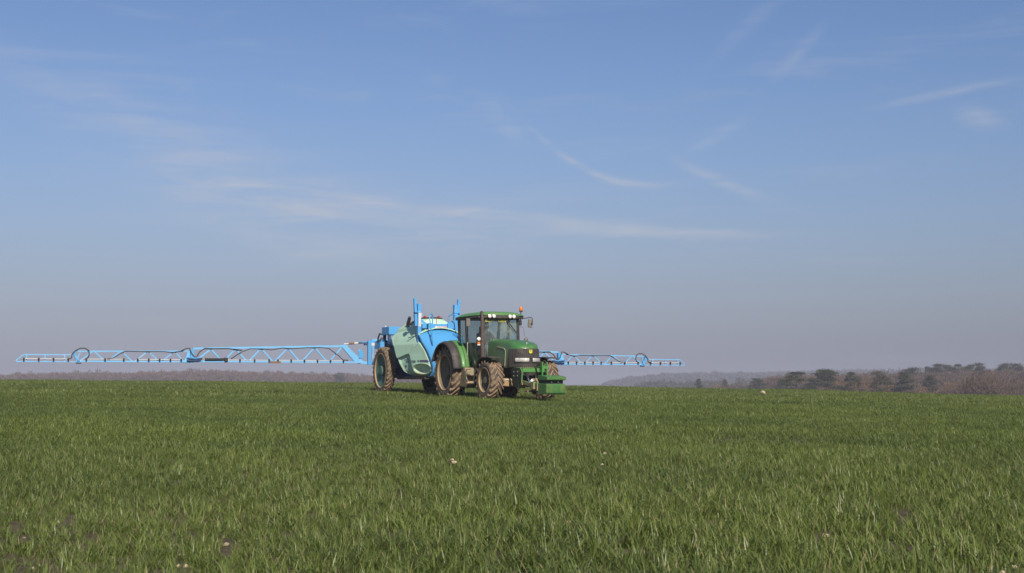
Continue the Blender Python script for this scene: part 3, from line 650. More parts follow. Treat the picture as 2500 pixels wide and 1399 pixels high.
# hood
HX = [(1.78, 0.45), (2.1, 0.455), (2.5, 0.455), (2.9, 0.45), (3.2, 0.445)]
plan = [(x, -y) for x, y in HX]
for k in range(0, 19):
    a = -math.pi / 2 + math.pi * k / 18; ca, sa = math.cos(a), math.sin(a)
    plan.append((3.27 + 0.50 * abs(ca), 0.445 * math.copysign(abs(sa) ** 0.95, sa)))
plan += [(x, y) for x, y in HX[::-1]]
def htop(x): return float(np.interp(x, [1.78, 2.3, 2.8, 3.2, 3.5, 3.77], [1.885, 1.875, 1.84, 1.79, 1.73, 1.66]))
def hood_pt(i, lev):
    x, y = plan[i]; z0 = 0.98
    if lev <= 5: t = lev / 5; k = 1.0 - 0.02 * (1 - t); zz = z0 + (htop(x) - 0.13 - z0) * t; return (x, y * (1.0 + 0.03 * math.sin(math.pi * t)), zz)
    k = [0.985, 0.94, 0.85, 0.65, 0.4, 0.0][lev - 6]; cx = min(x, 3.05); px_, py_ = cx + (x - cx) * k, y * k
    return (px_, py_, htop(px_) - 0.13 * [0.72, 0.42, 0.22, 0.08, 0.02, 0.0][lev - 6])
hd = MB(); nL = 12
for i in range(len(plan)):
    for l in range(nL): hd.v.append(hood_pt(i, l))
for i in range(len(plan) - 1):
    for l in range(nL - 1): hd.f.append((i * nL + l, (i + 1) * nL + l, (i + 1) * nL + l + 1, i * nL + l + 1))
hood = hd.build('hood', 'green', tr, smooth=True)
hood['label'] = 'rounded green engine hood'
MB().prism([(-0.44, 1.0), (0.44, 1.0), (0.44, 1.72), (0.36, 1.83), (-0.36, 1.83), (-0.44, 1.72)], 'x', 1.72, 1.79).build('firewall', 'black', hood)
for s in (-1, 1):   # side louvre panel with a raised edge, the light it catches painted in pale colour
    MB().prism([(2.35, 1.03), (2.98, 1.03), (3.04, 1.48), (2.96, 1.56), (2.45, 1.62)], 'y', s * 0.452, s * 0.474).build('side_panel', 'green', hood, bevel=0.01)
    MB().tube([(2.45, s * 0.478, 1.63), (2.94, s * 0.478, 1.575), (3.06, s * 0.478, 1.50), (3.0, s * 0.478, 1.03)], 0.012, 6).build('panel_edge', paint('edge_glint%d' % s, (0.42, 0.38, 0.24), 0.6), hood)
def bow(t, off=0.0):
    """point on the nose outline, t -1 right .. 0 centre .. 1 left"""
    a = t * math.pi / 2; ca, sa = math.cos(a), math.sin(a)
    return (3.27 + (0.50 + off) * abs(ca), (0.445 + off) * math.copysign(abs(sa) ** 0.95, sa))
gr_ = MB().grid(lambda u, v: (*bow(-0.98 + 1.96 * u, 0.018), 1.00 + 0.535 * v + 0.02 * math.cos((u - .5) * 3)), 30, 4); grille = gr_.build('grille', 'greyblack', tr, solid=0.012)
for k in range(27):
    t = -0.94 + 1.88 * k / 26
    x0, y0 = bow(t, 0.03); MB().box(x0 - 0.010, x0 + 0.010, y0 - 0.006, y0 + 0.006, 1.01, 1.53).build('slat', 'greyblack', grille)
for (t0, t1) in ((-0.62, -0.06), (0.07, 0.66)):
    bz = MB().grid(lambda u, v: (*bow(t0 - .03 + (t1 - t0 + .06) * u, 0.042), 1.125 + 0.17 * v), 10, 2).build('headlight_bezel', 'black', tr, solid=0.02)
    ln = MB().grid(lambda u, v: (*bow(t0 + (t1 - t0) * u, 0.052 + 0.012 * math.sin(math.pi * v)), 1.15 + 0.12 * v), 12, 4).build('headlight', 'headlamp', tr, solid=0.012, smooth=True)
bd = MB().prism([(-0.05, 1.43), (0.0, 1.405), (0.05, 1.43), (0.055, 1.515), (-0.055, 1.515)], 'x', 3.80, 3.815).build('badge', 'yellowgreen', tr)
# leaping emblem on the badge
MB().prism([(-0.035, 1.465), (-0.01, 1.475), (0.02, 1.465), (0.04, 1.49), (0.03, 1.50), (0.012, 1.492), (-0.015, 1.497), (-0.038, 1.485)], 'x', 3.815, 3.819).build('emblem', 'green', bd)
MB().lathe([(0.0, 1.75), (0.02, 1.745), (0.025, 1.70)], (3.50, 0.02, 0.0), axis='z', n=10).build('hood_latch', 'steel', hood)
# nose frame and front linkage
for s in (-1, 1):
    pl = MB().prism([(3.40, 0.70), (3.66, 0.40), (3.80, 0.30), (3.88, 0.50), (4.04, 0.60), (4.08, 0.88), (3.95, 0.97), (3.30, 0.96)], 'y', s * 0.40, s * 0.43).build('bracket_plate', 'plate', tr, bevel=0.008)
    MB().tube([(4.05, s * 0.415, 0.52), (4.085, s * 0.415, 0.86), (3.96, s * 0.415, 0.97)], 0.022, 6).build('bracket_edge', 'green_low', tr)
    for (bx_, bz_) in ((3.55, 0.86), (3.80, 0.86), (3.55, 0.74), (3.80, 0.74)):
        y0, y1 = sorted((s * 0.431, s * 0.45)); MB().box(bx_ - .018, bx_ + .018, y0, y1, bz_ - .018, bz_ + .018).build('bolt', 'steel', pl)
    MB().bar((3.95, s * 0.33, 0.55), (4.72, s * 0.33, 0.44), 0.06, 0.11).build('lower_link', 'green_low', tr, bevel=0.01)
    lr = MB().tube([(3.95, s * 0.25, 0.86), (4.15, s * 0.25, 0.66)], 0.045, 10).build('lift_ram', 'black', tr)
    MB().tube([(4.15, s * 0.25, 0.66), (4.28, s * 0.25, 0.52)], 0.022, 8).build('ram_rod', 'chrome', lr)
    MB().box(4.58, 4.76, s * 0.33 - 0.06, s * 0.33 + 0.06, 0.34, 0.56).build('hook', 'green_low', tr, bevel=0.01)
cb = MB().box(3.86, 4.10, -0.40, 0.40, 0.84, 0.96).box(3.86, 4.02, -0.40, 0.40, 0.46, 0.54); cb.build('cross_beam', 'green_low', tr, bevel=0.015)
MB().box(4.25, 4.42, -0.42, 0.42, 0.26, 0.31).build('drawbar_plate', 'rustbox', tr, bevel=0.01)
MB().lathe([(0.03, 4.05), (0.10, 4.05), (0.11, 4.10), (0.05, 4.14), (0.03, 4.2)], (0, -0.05, 0.55), axis='x', n=18).build('pto_stub', 'steel', tr)
tl = MB().bar((4.05, 0.02, 0.98), (4.68, 0.02, 1.02), 0.05).build('top_link', 'green_low', tr)
for y_ in (-0.06, 0.09):
    MB().bar((4.70, y_, 0.62), (4.68, y_, 1.14), 0.03, 0.07).build('tower_bar', 'green_low', tr)
MB().box(4.66, 4.73, -0.045, 0.075, 0.94, 1.02).build('tower_plate', 'green_low', tr)
hz_ = MB()
for k, (y_, zz) in enumerate(((0.10, 1.0), (0.14, 0.95), (0.17, 1.05))):
    hz_.tube([(3.95, y_ - .1, 0.92), (4.10, y_, zz + .08), (4.35, y_ + .03, zz + .13), (4.58, y_, zz + .03), (4.66, y_ - .05, 0.86)], 0.016, 6)
hz_.build('hydraulic_hose', 'rust', tr, smooth=True)
# cab
def pillar(name, a, b, w1, w2, mat='black'): return MB().bar(a, b, w1, w2).build(name, mat, tr, bevel=0.01)
CP = {}   # corners: bottom and top of each pillar
for s in (-1, 1):
    CP['A', s] = ((1.72, s * 0.62, 1.02), (1.62, s * 0.62, 2.56)); CP['B', s] = ((0.72, s * 0.70, 1.02), (0.68, s * 0.74, 2.56)); CP['C', s] = ((-0.02, s * 0.66, 1.55), (0.05, s * 0.72, 2.56))
    for k in 'ABC': pillar('cab_pillar', CP[k, s][0], CP[k, s][1], 0.075, 0.085)
    pillar('sill', (0.3, s * 0.66, 1.03), (1.72, s * 0.62, 1.03), 0.10, 0.08)
    pillar('waist_rail', (-0.02, s * 0.67, 1.60), (0.72, s * 0.70, 1.60), 0.06, 0.06)
pillar('sill', (1.72, -0.62, 1.30), (1.72, 0.62, 1.30), 0.06, 0.10); pillar('rear_rail', (0.0, -0.68, 1.58), (0.0, 0.68, 1.58), 0.06, 0.06)
MB().box(-0.02, 1.7, -0.6, 0.6, 0.96, 1.03).build('cab_floor', 'black', tr)
MB().box(0.0, 0.66, -0.62, 0.62, 1.03, 1.52).build('cab_bulkhead', 'black', tr)
def pane(name, q, mat):
    m_ = MB(); m_.add(q, [(0, 1, 2, 3)]); return m_.build(name, mat, tr, fix=False)
ws = MB().grid(lambda u, v: (1.735 - 0.095 * v + 0.07 * (1 - (2 * u - 1) ** 2), -0.60 + 1.20 * u, 1.10 + 1.40 * v), 14, 6).build('windscreen', 'glassdusty', tr, smooth=True)
for s in (-1, 1):
    pane('door_glass', [(1.68, s * 0.635, 1.08), (0.74, s * 0.715, 1.08), (0.70, s * 0.745, 2.52), (1.60, s * 0.635, 2.52)], 'glass')
    pane('quarter_glass', [(0.68, s * 0.715, 1.64), (0.02, s * 0.68, 1.64), (0.07, s * 0.735, 2.52), (0.66, s * 0.75, 2.52)], 'glass')
    dh = MB().tube([(0.82, s * 0.74, 1.10), (0.84, s * 0.76, 1.3), (0.82, s * 0.76, 1.75), (0.80, s * 0.74, 1.8)], 0.014, 6).build('door_handle', 'steel', tr)
pane('rear_glass', [(0.0, -0.66, 1.62), (0.0, 0.66, 1.62), (0.06, 0.70, 2.52), (0.06, -0.70, 2.52)], 'glass')
def roof_pt(u, v):
    x = 1.80 - 1.92 * v; y = -0.80 + 1.60 * u; q = abs(2 * u - 1); e = abs(2 * v - 1)
    fr = 0.10 * (1 - q * q) * (1 - v) ** 3
    return (x + fr, y * (1 - 0.05 * e ** 6), 2.640 + 0.135 * (1 - q ** 5) ** 0.7 * (1 - e ** 6) ** 0.7 - 0.012 * v)
rf = MB().grid(roof_pt, 24, 24).build('roof', 'roofgreen', tr, smooth=True)
MB().prism([(-0.12, -0.79), (1.72, -0.79), (1.86, -0.5), (1.90, 0), (1.86, 0.5), (1.72, 0.79), (-0.12, 0.79)], 'z', 2.535, 2.640).build('roof_trim', 'greyblack', tr, bevel=0.03)
for y_ in (-0.47, -0.33, 0.22, 0.36):
    xx = 1.925 - 0.055 * (abs(y_) / 0.5)
    wl = MB().lathe([(0.02, xx - 0.02), (0.062, xx - 0.01), (0.066, xx + 0.025), (0.060, xx + 0.03)], (0, y_, 2.605), axis='x', n=20).build('work_light', 'black', tr, smooth=True)
    MB().lathe([(0.0, xx + 0.038), (0.035, xx + 0.036), (0.058, xx + 0.026)], (0, y_, 2.605), axis='x', n=20).build('lens', 'lamp', wl, smooth=True)
# beacon, mirrors, lamps, exhaust, wiper
bc = MB().tube([(1.62, 0.72, 2.50), (1.62, 0.74, 2.77)], 0.016, 8).lathe([(0.0, 2.77), (0.055, 2.77), (0.058, 2.805), (0.0, 2.81)], (1.62, 0.74, 0), axis='z', n=18).build('beacon', 'black', tr)
MB().lathe([(0.05, 2.807), (0.058, 2.83), (0.057, 2.90), (0.045, 2.93), (0.0, 2.94)], (1.62, 0.74, 0), axis='z', n=18).build('lens', 'amber', bc, smooth=True)
mr = MB().tube([(1.62, 0.64, 2.56), (1.64, 0.86, 2.57), (1.66, 1.08, 2.60), (1.66, 1.12, 2.58), (1.66, 1.12, 2.42)], 0.013, 6).build('mirror_arm', 'black', tr)
MB().prism([(0.98, 2.29), (1.12, 2.27), (1.15, 2.49), (1.13, 2.54), (1.0, 2.545)], 'x', 1.60, 1.66).build('mirror', 'mirrorback', mr, bevel=0.015)
MB().lathe([(0.0, 1.695), (0.03, 1.69), (0.035, 1.66)], (0, 1.10, 2.40), axis='x', n=12).build('mirror_joint', 'black', mr)
mr2 = MB().tube([(1.62, -0.64, 2.56), (1.58, -0.85, 2.58), (1.50, -1.02, 2.56)], 0.013, 6).build('mirror_arm', 'black', tr)
MB().prism([(-1.10, 2.28), (-0.96, 2.30), (-0.97, 2.53), (-1.10, 2.54)], 'x', 1.46, 1.52).build('mirror', 'mirrorback', mr2, bevel=0.015)
MB().box(1.58, 1.68, 0.66, 0.74, 2.34, 2.50).build('mirror_bracket', 'black', tr)
MB().tube([(1.66, 0.68, 2.30), (1.74, 0.76, 2.27), (1.80, 0.82, 1.88)], 0.011, 6).build('grab_rail', 'steel', tr)
for s in (-1, 1):
    ll = MB().tube([(1.72, s * 0.66, 1.80), (1.80, s * 0.80, 1.80)], 0.02, 6).box(1.76, 1.83, s * 0.82 - .05, s * 0.82 + .05, 1.68, 1.82).build('side_lamp', 'black', tr)
    MB().lathe([(0.0, 1.87), (0.05, 1.865), (0.062, 1.85), (0.058, 1.80), (0.0, 1.79)], (0, s * 0.82, 1.885), axis='x', n=18).build('lens', 'mirrorback' if s > 0 else 'lamp', ll, smooth=True)
    MB().box(1.83, 1.85, s * 0.82 - .047, s * 0.82 + .047, 1.73, 1.79).build('indicator', 'amber', ll, bevel=0.008)
    MB().box(1.83, 1.848, s * 0.82 - .047, s * 0.82 + .047, 1.685, 1.725).build('side_lens', 'lamp', ll, bevel=0.006)
ex = MB().tube([(1.88, -0.70, 1.02), (1.88, -0.70, 1.25), (1.86, -0.70, 1.75), (1.84, -0.70, 2.2), (1.83, -0.70, 2.56), (1.815, -0.70, 2.66), (1.77, -0.70, 2.72)], [0.064, 0.066, 0.065, 0.063, 0.046, 0.046, 0.046], 16).build('exhaust', 'rust', tr, smooth=True)
MB().tube([(1.84, -0.70, 2.20), (1.84, -0.70, 2.24)], 0.069, 16).build('clamp', 'rust', ex)
MB().tube([(1.775, -0.70, 2.705), (1.755, -0.70, 2.732)], 0.044, 14).build('outlet', 'black', ex)
MB().bar((1.80, 0.14, 2.52), (1.775, 0.50, 2.10), 0.022, 0.03).build('wiper', 'black', tr)
text('GAEC DU', 0.09, 'yellow', tr, (1.745, -0.56, 2.425), (R(90), 0, R(90)), sx=0.74)
text('COMTE', 0.10, 'yellow', tr, (1.765, -0.12, 2.425), (R(90), 0, R(90)), sx=0.78)
# inside the cab
MB().box(0.15, 1.6, 0.56, 0.60, 1.03, 1.62).build('door_trim', 'black', tr)
sb = MB().box(0.45, 0.92, -0.24, 0.24, 1.42, 1.54).prism([(0.36, 1.50), (0.50, 1.52), (0.42, 2.12), (0.30, 2.12)], 'y', -0.24, 0.24).box(0.30, 0.40, -0.14, 0.14, 2.12, 2.34).build('driver_seat', 'seat', tr, bevel=0.04)
MB().box(1.38, 1.62, -0.24, 0.24, 1.03, 1.74).build('dash_column', 'black', tr, bevel=0.04)
MB().prism([(1.36, 1.76), (1.60, 1.84), (1.60, 1.90), (1.34, 1.80)], 'y', -0.22, 0.22).build('dashboard', 'dash', tr)
swc = Vector((1.22, 0, 1.80)); swn = Vector((-0.45, 0, 0.9)).normalized(); su = Vector((0, 1, 0)); sv_ = swn.cross(su)
MB().tube([swc + (su * math.cos(a) + sv_ * math.sin(a)) * 0.2 for a in np.linspace(0, 2 * math.pi, 25)], 0.015, 6).tube([swc, (1.42, 0, 1.60)], 0.03, 8).tube([swc - su * 0.2, swc + su * 0.2], 0.012, 6).build('steering_wheel', 'black', tr)
MB().box(0.75, 1.25, 0.36, 0.58, 1.03, 1.62).box(0.95, 1.2, 0.38, 0.56, 1.62, 1.78).build('side_console', 'black', tr, bevel=0.03)
MB().box(1.45, 1.50, -0.58, -0.34, 1.72, 1.95).build('monitor', 'black', tr, bevel=0.01)

# ------------------------------------------------------------------ driver
def skin_body(name, verts, edges, radii, root, mat, parent=None, sub=2):
    me_ = bpy.data.meshes.new(name); me_.from_pydata(verts, edges, []); me_.materials.append(M[mat]); o = bpy.data.objects.new(name, me_); col.objects.link(o)
    if parent: o.parent = parent
    sk = o.modifiers.new('skin', 'SKIN'); sk.use_smooth_shade = True
    for i, rr in enumerate(radii): me_.skin_vertices[0].data[i].radius = rr if isinstance(rr, tuple) else (rr, rr)
    for i in range(len(verts)): me_.skin_vertices[0].data[i].use_root = (i == root)
    o.modifiers.new('sub', 'SUBSURF').render_levels = sub; o.modifiers['sub'].levels = sub
    return o
pv = [(0.56, 0, 1.62), (0.50, 0, 1.80), (0.47, 0, 1.98), (0.48, 0, 2.12), (0.51, 0, 2.20), (0.54, 0, 2.30), (0.56, 0, 2.40),
      (0.49, -0.19, 2.10), (0.66, -0.27, 1.90), (0.94, -0.21, 1.86), (1.06, -0.18, 1.87), (0.49, 0.19, 2.10), (0.68, 0.26, 1.90), (0.95, 0.21, 1.87), (1.07, 0.18, 1.88),
      (0.62, -0.11, 1.60), (1.02, -0.14, 1.62), (1.14, -0.14, 1.18), (1.28, -0.15, 1.10), (0.62, 0.11, 1.60), (1.02, 0.14, 1.62), (1.14, 0.14, 1.18), (1.28, 0.15, 1.10)]
pe = [(0, 1), (1, 2), (2, 3), (3, 4), (4, 5), (5, 6), (3, 7), (7, 8), (8, 9), (9, 10), (3, 11), (11, 12), (12, 13), (13, 14), (0, 15), (15, 16), (16, 17), (17, 18), (0, 19), (19, 20), (20, 21), (21, 22)]
pr = [(0.17, 0.13), (0.16, 0.12), (0.18, 0.13), 0.09, 0.055, 0.085, 0.07, 0.075, 0.055, 0.040, 0.034, 0.075, 0.055, 0.040, 0.034, 0.085, 0.068, 0.052, 0.04, 0.085, 0.068, 0.052, 0.04]
driver = empty('person', (TO[0], TO[1], TO[2]), TRZ)
tag(driver, 'person in blue work jacket and cap seated at the tractor wheel', 'person')
skin_body('body', pv, pe, pr, 0, 'jacket', driver)
hm_ = MB().lathe([(0.0, -0.125), (0.045, -0.12), (0.066, -0.085), (0.078, -0.03), (0.084, 0.03), (0.078, 0.085), (0.05, 0.115), (0.0, 0.125)], (0, 0, 0), axis='z', n=20)
hm_.v = [(v[0] * 1.12 + 0.565, v[1] * 0.95, v[2] + 2.33) for v in hm_.v]
hm_.add([(0.655, -0.014, 2.345), (0.655, 0.014, 2.345), (0.682, 0.0, 2.302), (0.652, -0.02, 2.295), (0.652, 0.02, 2.295)], [(0, 1, 2), (0, 2, 3), (1, 4, 2), (3, 2, 4)])
for s in (-1, 1): hm_.lathe([(0.0, 0.012), (0.02, 0.008), (0.028, 0.0)], (0.56, s * 0.082, 2.32), axis='y', n=8)
head = hm_.build('head', 'skin', driver, smooth=True)
for s in (-1, 1): MB().lathe([(0.0, 0.664), (0.009, 0.661), (0.012, 0.650)], (0, s * 0.032, 2.338), axis='x', n=8).build('eye', 'hair', head)
MB().box(0.645, 0.662, -0.024, 0.024, 2.262, 2.27).build('mouth', 'rust', head)
cp_ = MB().lathe([(0.095, 2.375), (0.096, 2.41), (0.08, 2.455), (0.04, 2.475), (0.0, 2.478)], (0.56, 0, 0), axis='z', n=20).grid(lambda u, v: (0.64 + 0.10 * v * (1 - (2 * u - 1) ** 2 * 0.6), -0.075 + 0.15 * u, 2.385 - 0.015 * v), 6, 3); cp_.build('cap', 'capcloth', driver, solid=0.006, smooth=True)
MB().lathe([(0.092, 2.375), (0.094, 2.33), (0.086, 2.28)], (0.555, 0, 0), axis='z', n=14, a0=R(70), a1=R(290)).build('hair', 'hair', driver, solid=0.01, smooth=True)
for s in (-1, 1):   # hands closed on the steering wheel
    c0 = swc + su * s * 0.185; hv = [tuple(c0 + Vector((-0.10, s * 0.01, 0.01))), tuple(c0 + Vector((-0.05, s * 0.012, 0.025)))]; he = [(0, 1)]; hrad = [0.030, (0.036, 0.02)]
    for k in range(4):
        off = sv_ * (-0.033 + 0.022 * k); i0 = len(hv)
        hv += [tuple(c0 + off + Vector((-0.01, 0, 0.034))), tuple(c0 + off + Vector((0.028 - 0.003 * abs(k - 1), 0, 0.012))), tuple(c0 + off + Vector((0.016, 0, -0.022)))]; he += [(1, i0), (i0, i0 + 1), (i0 + 1, i0 + 2)]; hrad += [0.010, 0.009, 0.008]
    i0 = len(hv); hv += [tuple(c0 + Vector((-0.045, -s * 0.035, 0.0))), tuple(c0 + Vector((-0.015, -s * 0.045, -0.012)))]; he += [(1, i0), (i0, i0 + 1)]; hrad += [0.012, 0.010]
    skin_body('hand', hv, he, hrad, 0, 'skin', driver, 1)

# ------------------------------------------------------------------ front ballast (hooked on the linkage)
bw = empty('ballast_weight', (TO[0] + 0.05, TO[1] - 0.1, TO[2]), TRZ); tag(bw, 'green ribbed ballast block carried on the tractor front linkage', 'ballast weight')
M['wt'] = paint('ballast_green', (0.06, 0.20, 0.045), 0.55, dirt=(0.26, 0.22, 0.08), amount=0.42, scale=4, low=(0.25, 0.45))
MB().prism([(4.78, 0.20), (5.28, 0.19), (5.33, 0.25), (5.35, 0.49), (5.24, 0.50), (4.78, 0.52)], 'y', -0.31, 0.31).build('lower_block', 'wt', bw, bevel=0.012)
MB().prism([(4.80, 0.52), (5.24, 0.50), (5.24, 0.60), (4.80, 0.62)], 'y', -0.28, 0.28).build('recess', M['chassis'], bw)
MB().prism([(4.78, 0.62), (5.22, 0.60), (5.38, 0.61), (5.39, 0.70), (5.30, 0.715), (4.95, 0.75), (4.78, 0.75)], 'y', -0.31, 0.31).build('upper_block', 'wt', bw, bevel=0.012)
for k in range(15):
    y_ = -0.28 + 0.56 * k / 14
    for (z0, z1, x0) in ((0.24, 0.475, 5.345), (0.625, 0.695, 5.382)): MB().box(x0, x0 + 0.016, y_ - 0.009, y_ + 0.009, z0, z1).build('rib', 'wt', bw)
MB().box(4.74, 4.80, -0.34, -0.22, 0.30, 0.58).build('hook_plate', 'green_low', bw); MB().box(4.74, 4.80, 0.22, 0.34, 0.30, 0.58).build('hook_plate', 'green_low', bw)
for x_ in (5.30,):
    for y_ in (-0.1, 0.12): MB().box(5.235, 5.262, y_ - .02, y_ + .02, 0.53, 0.58).build('bolt', 'steel', bw)

# ------------------------------------------------------------------ sprayer
SO = (-3.7883, 49.6, 0.632); SRZ = -R(65)
sp_ = empty('sprayer', SO, SRZ)
tag(sp_, 'trailed field sprayer with mint tank and wide sky blue boom', 'sprayer')
SW = 0.86
for s in (-1, 1):
    wheel(sp_, (0, s * 0.95, SW), SW, 0.29, 0.62, s, 30, 0.034, 'rimteal', 0.10, hub=0.10, lugw=0.045, sweep=0.30)
fr = MB()
for s in (-1, 1): fr.box(-1.5, 4.0, s * 0.42 - 0.06, s * 0.42 + 0.06, 0.60, 0.74)
fr.box(-0.12, 0.12, -0.82, 0.82, 0.78, 0.94).box(-0.25, 0.25, -0.5, 0.5, 0.70, 1.30).box(-1.5, -1.38, -0.48, 0.48, 0.60, 1.90).box(1.0, 1.12, -0.42, 0.42, 0.6, 0.74).box(3.6, 3.72, -0.42, 0.42, 0.6, 0.74)
fr.bar((3.9, 0.36, 0.67), (5.05, 0.04, 0.52), 0.10, 0.12).bar((3.9, -0.36, 0.67), (5.05, -0.04, 0.52), 0.10, 0.12).box(4.95, 5.15, -0.08, 0.08, 0.44, 0.56)
fr.build('frame', 'navy', sp_, bevel=0.01)
cr = MB()
for s in (-1, 1): cr.box(0.95, 3.7, s * 0.80 - 0.03, s * 0.80 + 0.03, 0.59, 0.63)
for k in range(9): cr.box(1.1 + 0.3 * k, 1.14 + 0.3 * k, -0.84, 0.84, 0.545, 0.59)
cr.build('walkway_rail', 'chassis', sp_)
# tank: horizontal slices
ZR = [0.64, 0.70, 0.81, 1.05, 1.36, 1.68, 1.90, 1.98, 2.10, 2.35, 2.57, 2.64]
XR_ = [2.30, 2.05, 1.82, 1.68, 1.52, 1.34, 1.08, 0.98, 0.86, 0.80, 0.98, 1.25]
ZF = [0.64, 0.83, 1.00, 1.18, 1.53, 1.80, 1.90, 2.07, 2.30, 2.64]
XF = [3.60, 3.92, 3.88, 3.79, 3.53, 3.22, 2.86, 2.80, 2.72, 2.60]
def half_w(x, z):
    t = 1.20 - 0.19 * max(0.0, x - 0.9)
    p = float(np.interp(z, [0.64, 0.68, 0.74, 0.85, 1.1, 1.75, 1.95, 2.10, 2.35, 2.5, 2.57, 2.64], [0.78, 0.87, 0.93, 0.985, 1.03, 1.01, 0.945, 0.87, 0.73, 0.60, 0.51, 0.30]))
    return t * p
def relief(x, z):
    """locker door sunk below the tank, raised front panel, oval hand hold"""
    d = 0.0
    ztop = np.interp(x, [1.5, 1.75, 2.05, 2.33, 2.44, 2.53, 2.64, 2.78, 2.95], [1.28, 1.29, 1.36, 1.42, 1.41, 1.34, 1.0, 0.78, 0.66])
    inside = sm(ztop - z, -0.004, 0.022); d -= 0.085 * inside
    xr = 2.48 + (z - 1.45) * 1.57 if z > 1.42 else np.interp(z, [0.6, 0.78, 1.0, 1.34, 1.42], [3.0, 2.82, 2.67, 2.56, 2.48])
    front = sm(x - xr, -0.02, 0.03); d += (0.03 - 0.02 * (x - xr)) * front - 0.03 * math.exp(-((x - xr) / 0.02) ** 2) * (z > 1.42)
    e = math.sqrt(((x - 3.31) / 0.53) ** 2 + ((z - 0.90) / 0.165) ** 2); d -= 0.15 * (1 - sm(e, 0.66, 1.04)) - 0.022 * math.exp(-((e - 1.12) / 0.12) ** 2)
    d -= 0.10 * sm(1.75 - x, 0, 0.9) * sm(z, 1.4, 1.9) * 0.35
    if 2.0 < z < 2.3: d -= 0.04 * math.exp(-((z - 2.22 - 0.1 * (x - 1.5)) / 0.06) ** 2) * sm(2.3 - x, 0, .8)
    return float(d)
def tank_side(x, z, off=0.0):
    xr, xf = np.interp(z, ZR, XR_), np.interp(z, ZF, XF); wv = half_w(x, z); a = float(np.interp(z, [0.64, 0.8, 1.4, 2.0, 2.35, 2.64], [0.30, 0.20, 0.12, 0.16, 0.45, 0.6]))
    if x < xr + a: q = (xr + a - x) / a; wv *= max(0.0, 1 - q ** 2.6) ** (1 / 2.6)
    b = 0.10
    if x > xf - b: q = (x - xf + b) / b; wv *= max(0.0, 1 - min(1, q) ** 3) ** (1 / 3)
    edge = min(1.0, max(0.0, (x - xr) / 0.25)) * min(1.0, max(0.0, (xf - x) / 0.10))
    return wv + relief(x, z) * edge + off
tk = MB(); NX = 110; zs = np.concatenate([np.linspace(0.64, 0.78, 8), np.linspace(0.79, 1.5, 58), np.linspace(1.52, 2.64, 40)])
for z in zs:
    xr, xf = np.interp(z, ZR, XR_), np.interp(z, ZF, XF); row = []
    for k in range(NX + 1):
        t = 0.5 - 0.5 * math.cos(math.pi * k / NX); x = xr + (xf - xr) * t; row.append((x, -tank_side(x, z), z))
    tk.v += row + [(p[0], -p[1], p[2]) for p in row[::-1]][1:-1]
m_ = 2 * (NX + 1) - 2
for i in range(len(zs) - 1):
    for k in range(m_): k2 = (k + 1) % m_; tk.f.append((i * m_ + k, i * m_ + k2, (i + 1) * m_ + k2, (i + 1) * m_ + k))
tk.f.append(tuple(range(m_))[::-1]); tk.f.append(tuple((len(zs) - 1) * m_ + k for k in range(m_)))
tank = tk.build('tank', 'mint', sp_, auto=50); tank['label'] = 'pale mint plastic tank with sunk locker and oval hand hold'
def on_side(name, mat, x0, x1, z0, z1, off=0.008):
    return MB().grid(lambda u, v: (x0 + (x1 - x0) * u, -tank_side(x0 + (x1 - x0) * u, z0 + (z1 - z0) * v, off), z0 + (z1 - z0) * v), 12, 2).build(name, mat, tank, solid=0.004)
on_side('name_strip', 'purple', 3.22, 3.79, 1.125, 1.20)
ang = math.atan(0.19)
def side_text(body, size, mat, x, z, sx):
    y_ = -tank_side(x, z, 0.012); return text(body, size, mat, tank, (x, y_, z), (R(90), 0, ang), name='lettering', sx=sx)
side_text('YT', 0.10, 'grey_print', 3.20, 1.128, -1.0); side_text('FORCE', 0.10, 'grey_print', 2.98, 1.128, -1.0)
side_text('HOPE', 0.085, 'grey_print', 2.36, 1.13, -1.0)
on_side('print_line', 'grey_print', 2.06, 2.36, 1.215, 1.24)
on_side('latch', 'black', 2.10, 2.18, 0.985, 1.03, 0.012); on_side('latch', 'white', 2.56, 2.60, 1.03, 1.09, 0.012)
# filler dome and lid
MB().lathe([(0.62, 2.30), (0.55, 2.45), (0.47, 2.60), (0.40, 2.655), (0.0, 2.66)], (2.20, 0.03, 0), axis='z', n=36).build('filler_dome', 'mint', sp_, smooth=True)
lid = MB().lathe([(0.38, 2.655), (0.38, 2.70), (0.33, 2.715), (0.0, 2.72)], (2.20, 0.03, 0), axis='z', n=30).build('lid', 'black', sp_, smooth=True)
for a in (0.5, 2.0, 3.6, 5.2): MB().box(2.20 + 0.34 * math.cos(a) - .03, 2.20 + 0.34 * math.cos(a) + .03, 0.03 + 0.34 * math.sin(a) - .03, 0.03 + 0.34 * math.sin(a) + .03, 2.70, 2.765).build('lid_clamp', 'red', lid)
vp = MB().tube([(1.95, -0.28, 2.5), (1.95, -0.28, 2.86), (1.93, -0.33, 2.94), (1.90, -0.42, 2.94), (1.90, -0.45, 2.88)], 0.045, 10).build('vent_pipe', 'white', sp_, smooth=True)
MB().box(1.85, 1.95, -0.52, -0.40, 2.72, 2.90).build('gauge', 'black', sp_, bevel=0.01)
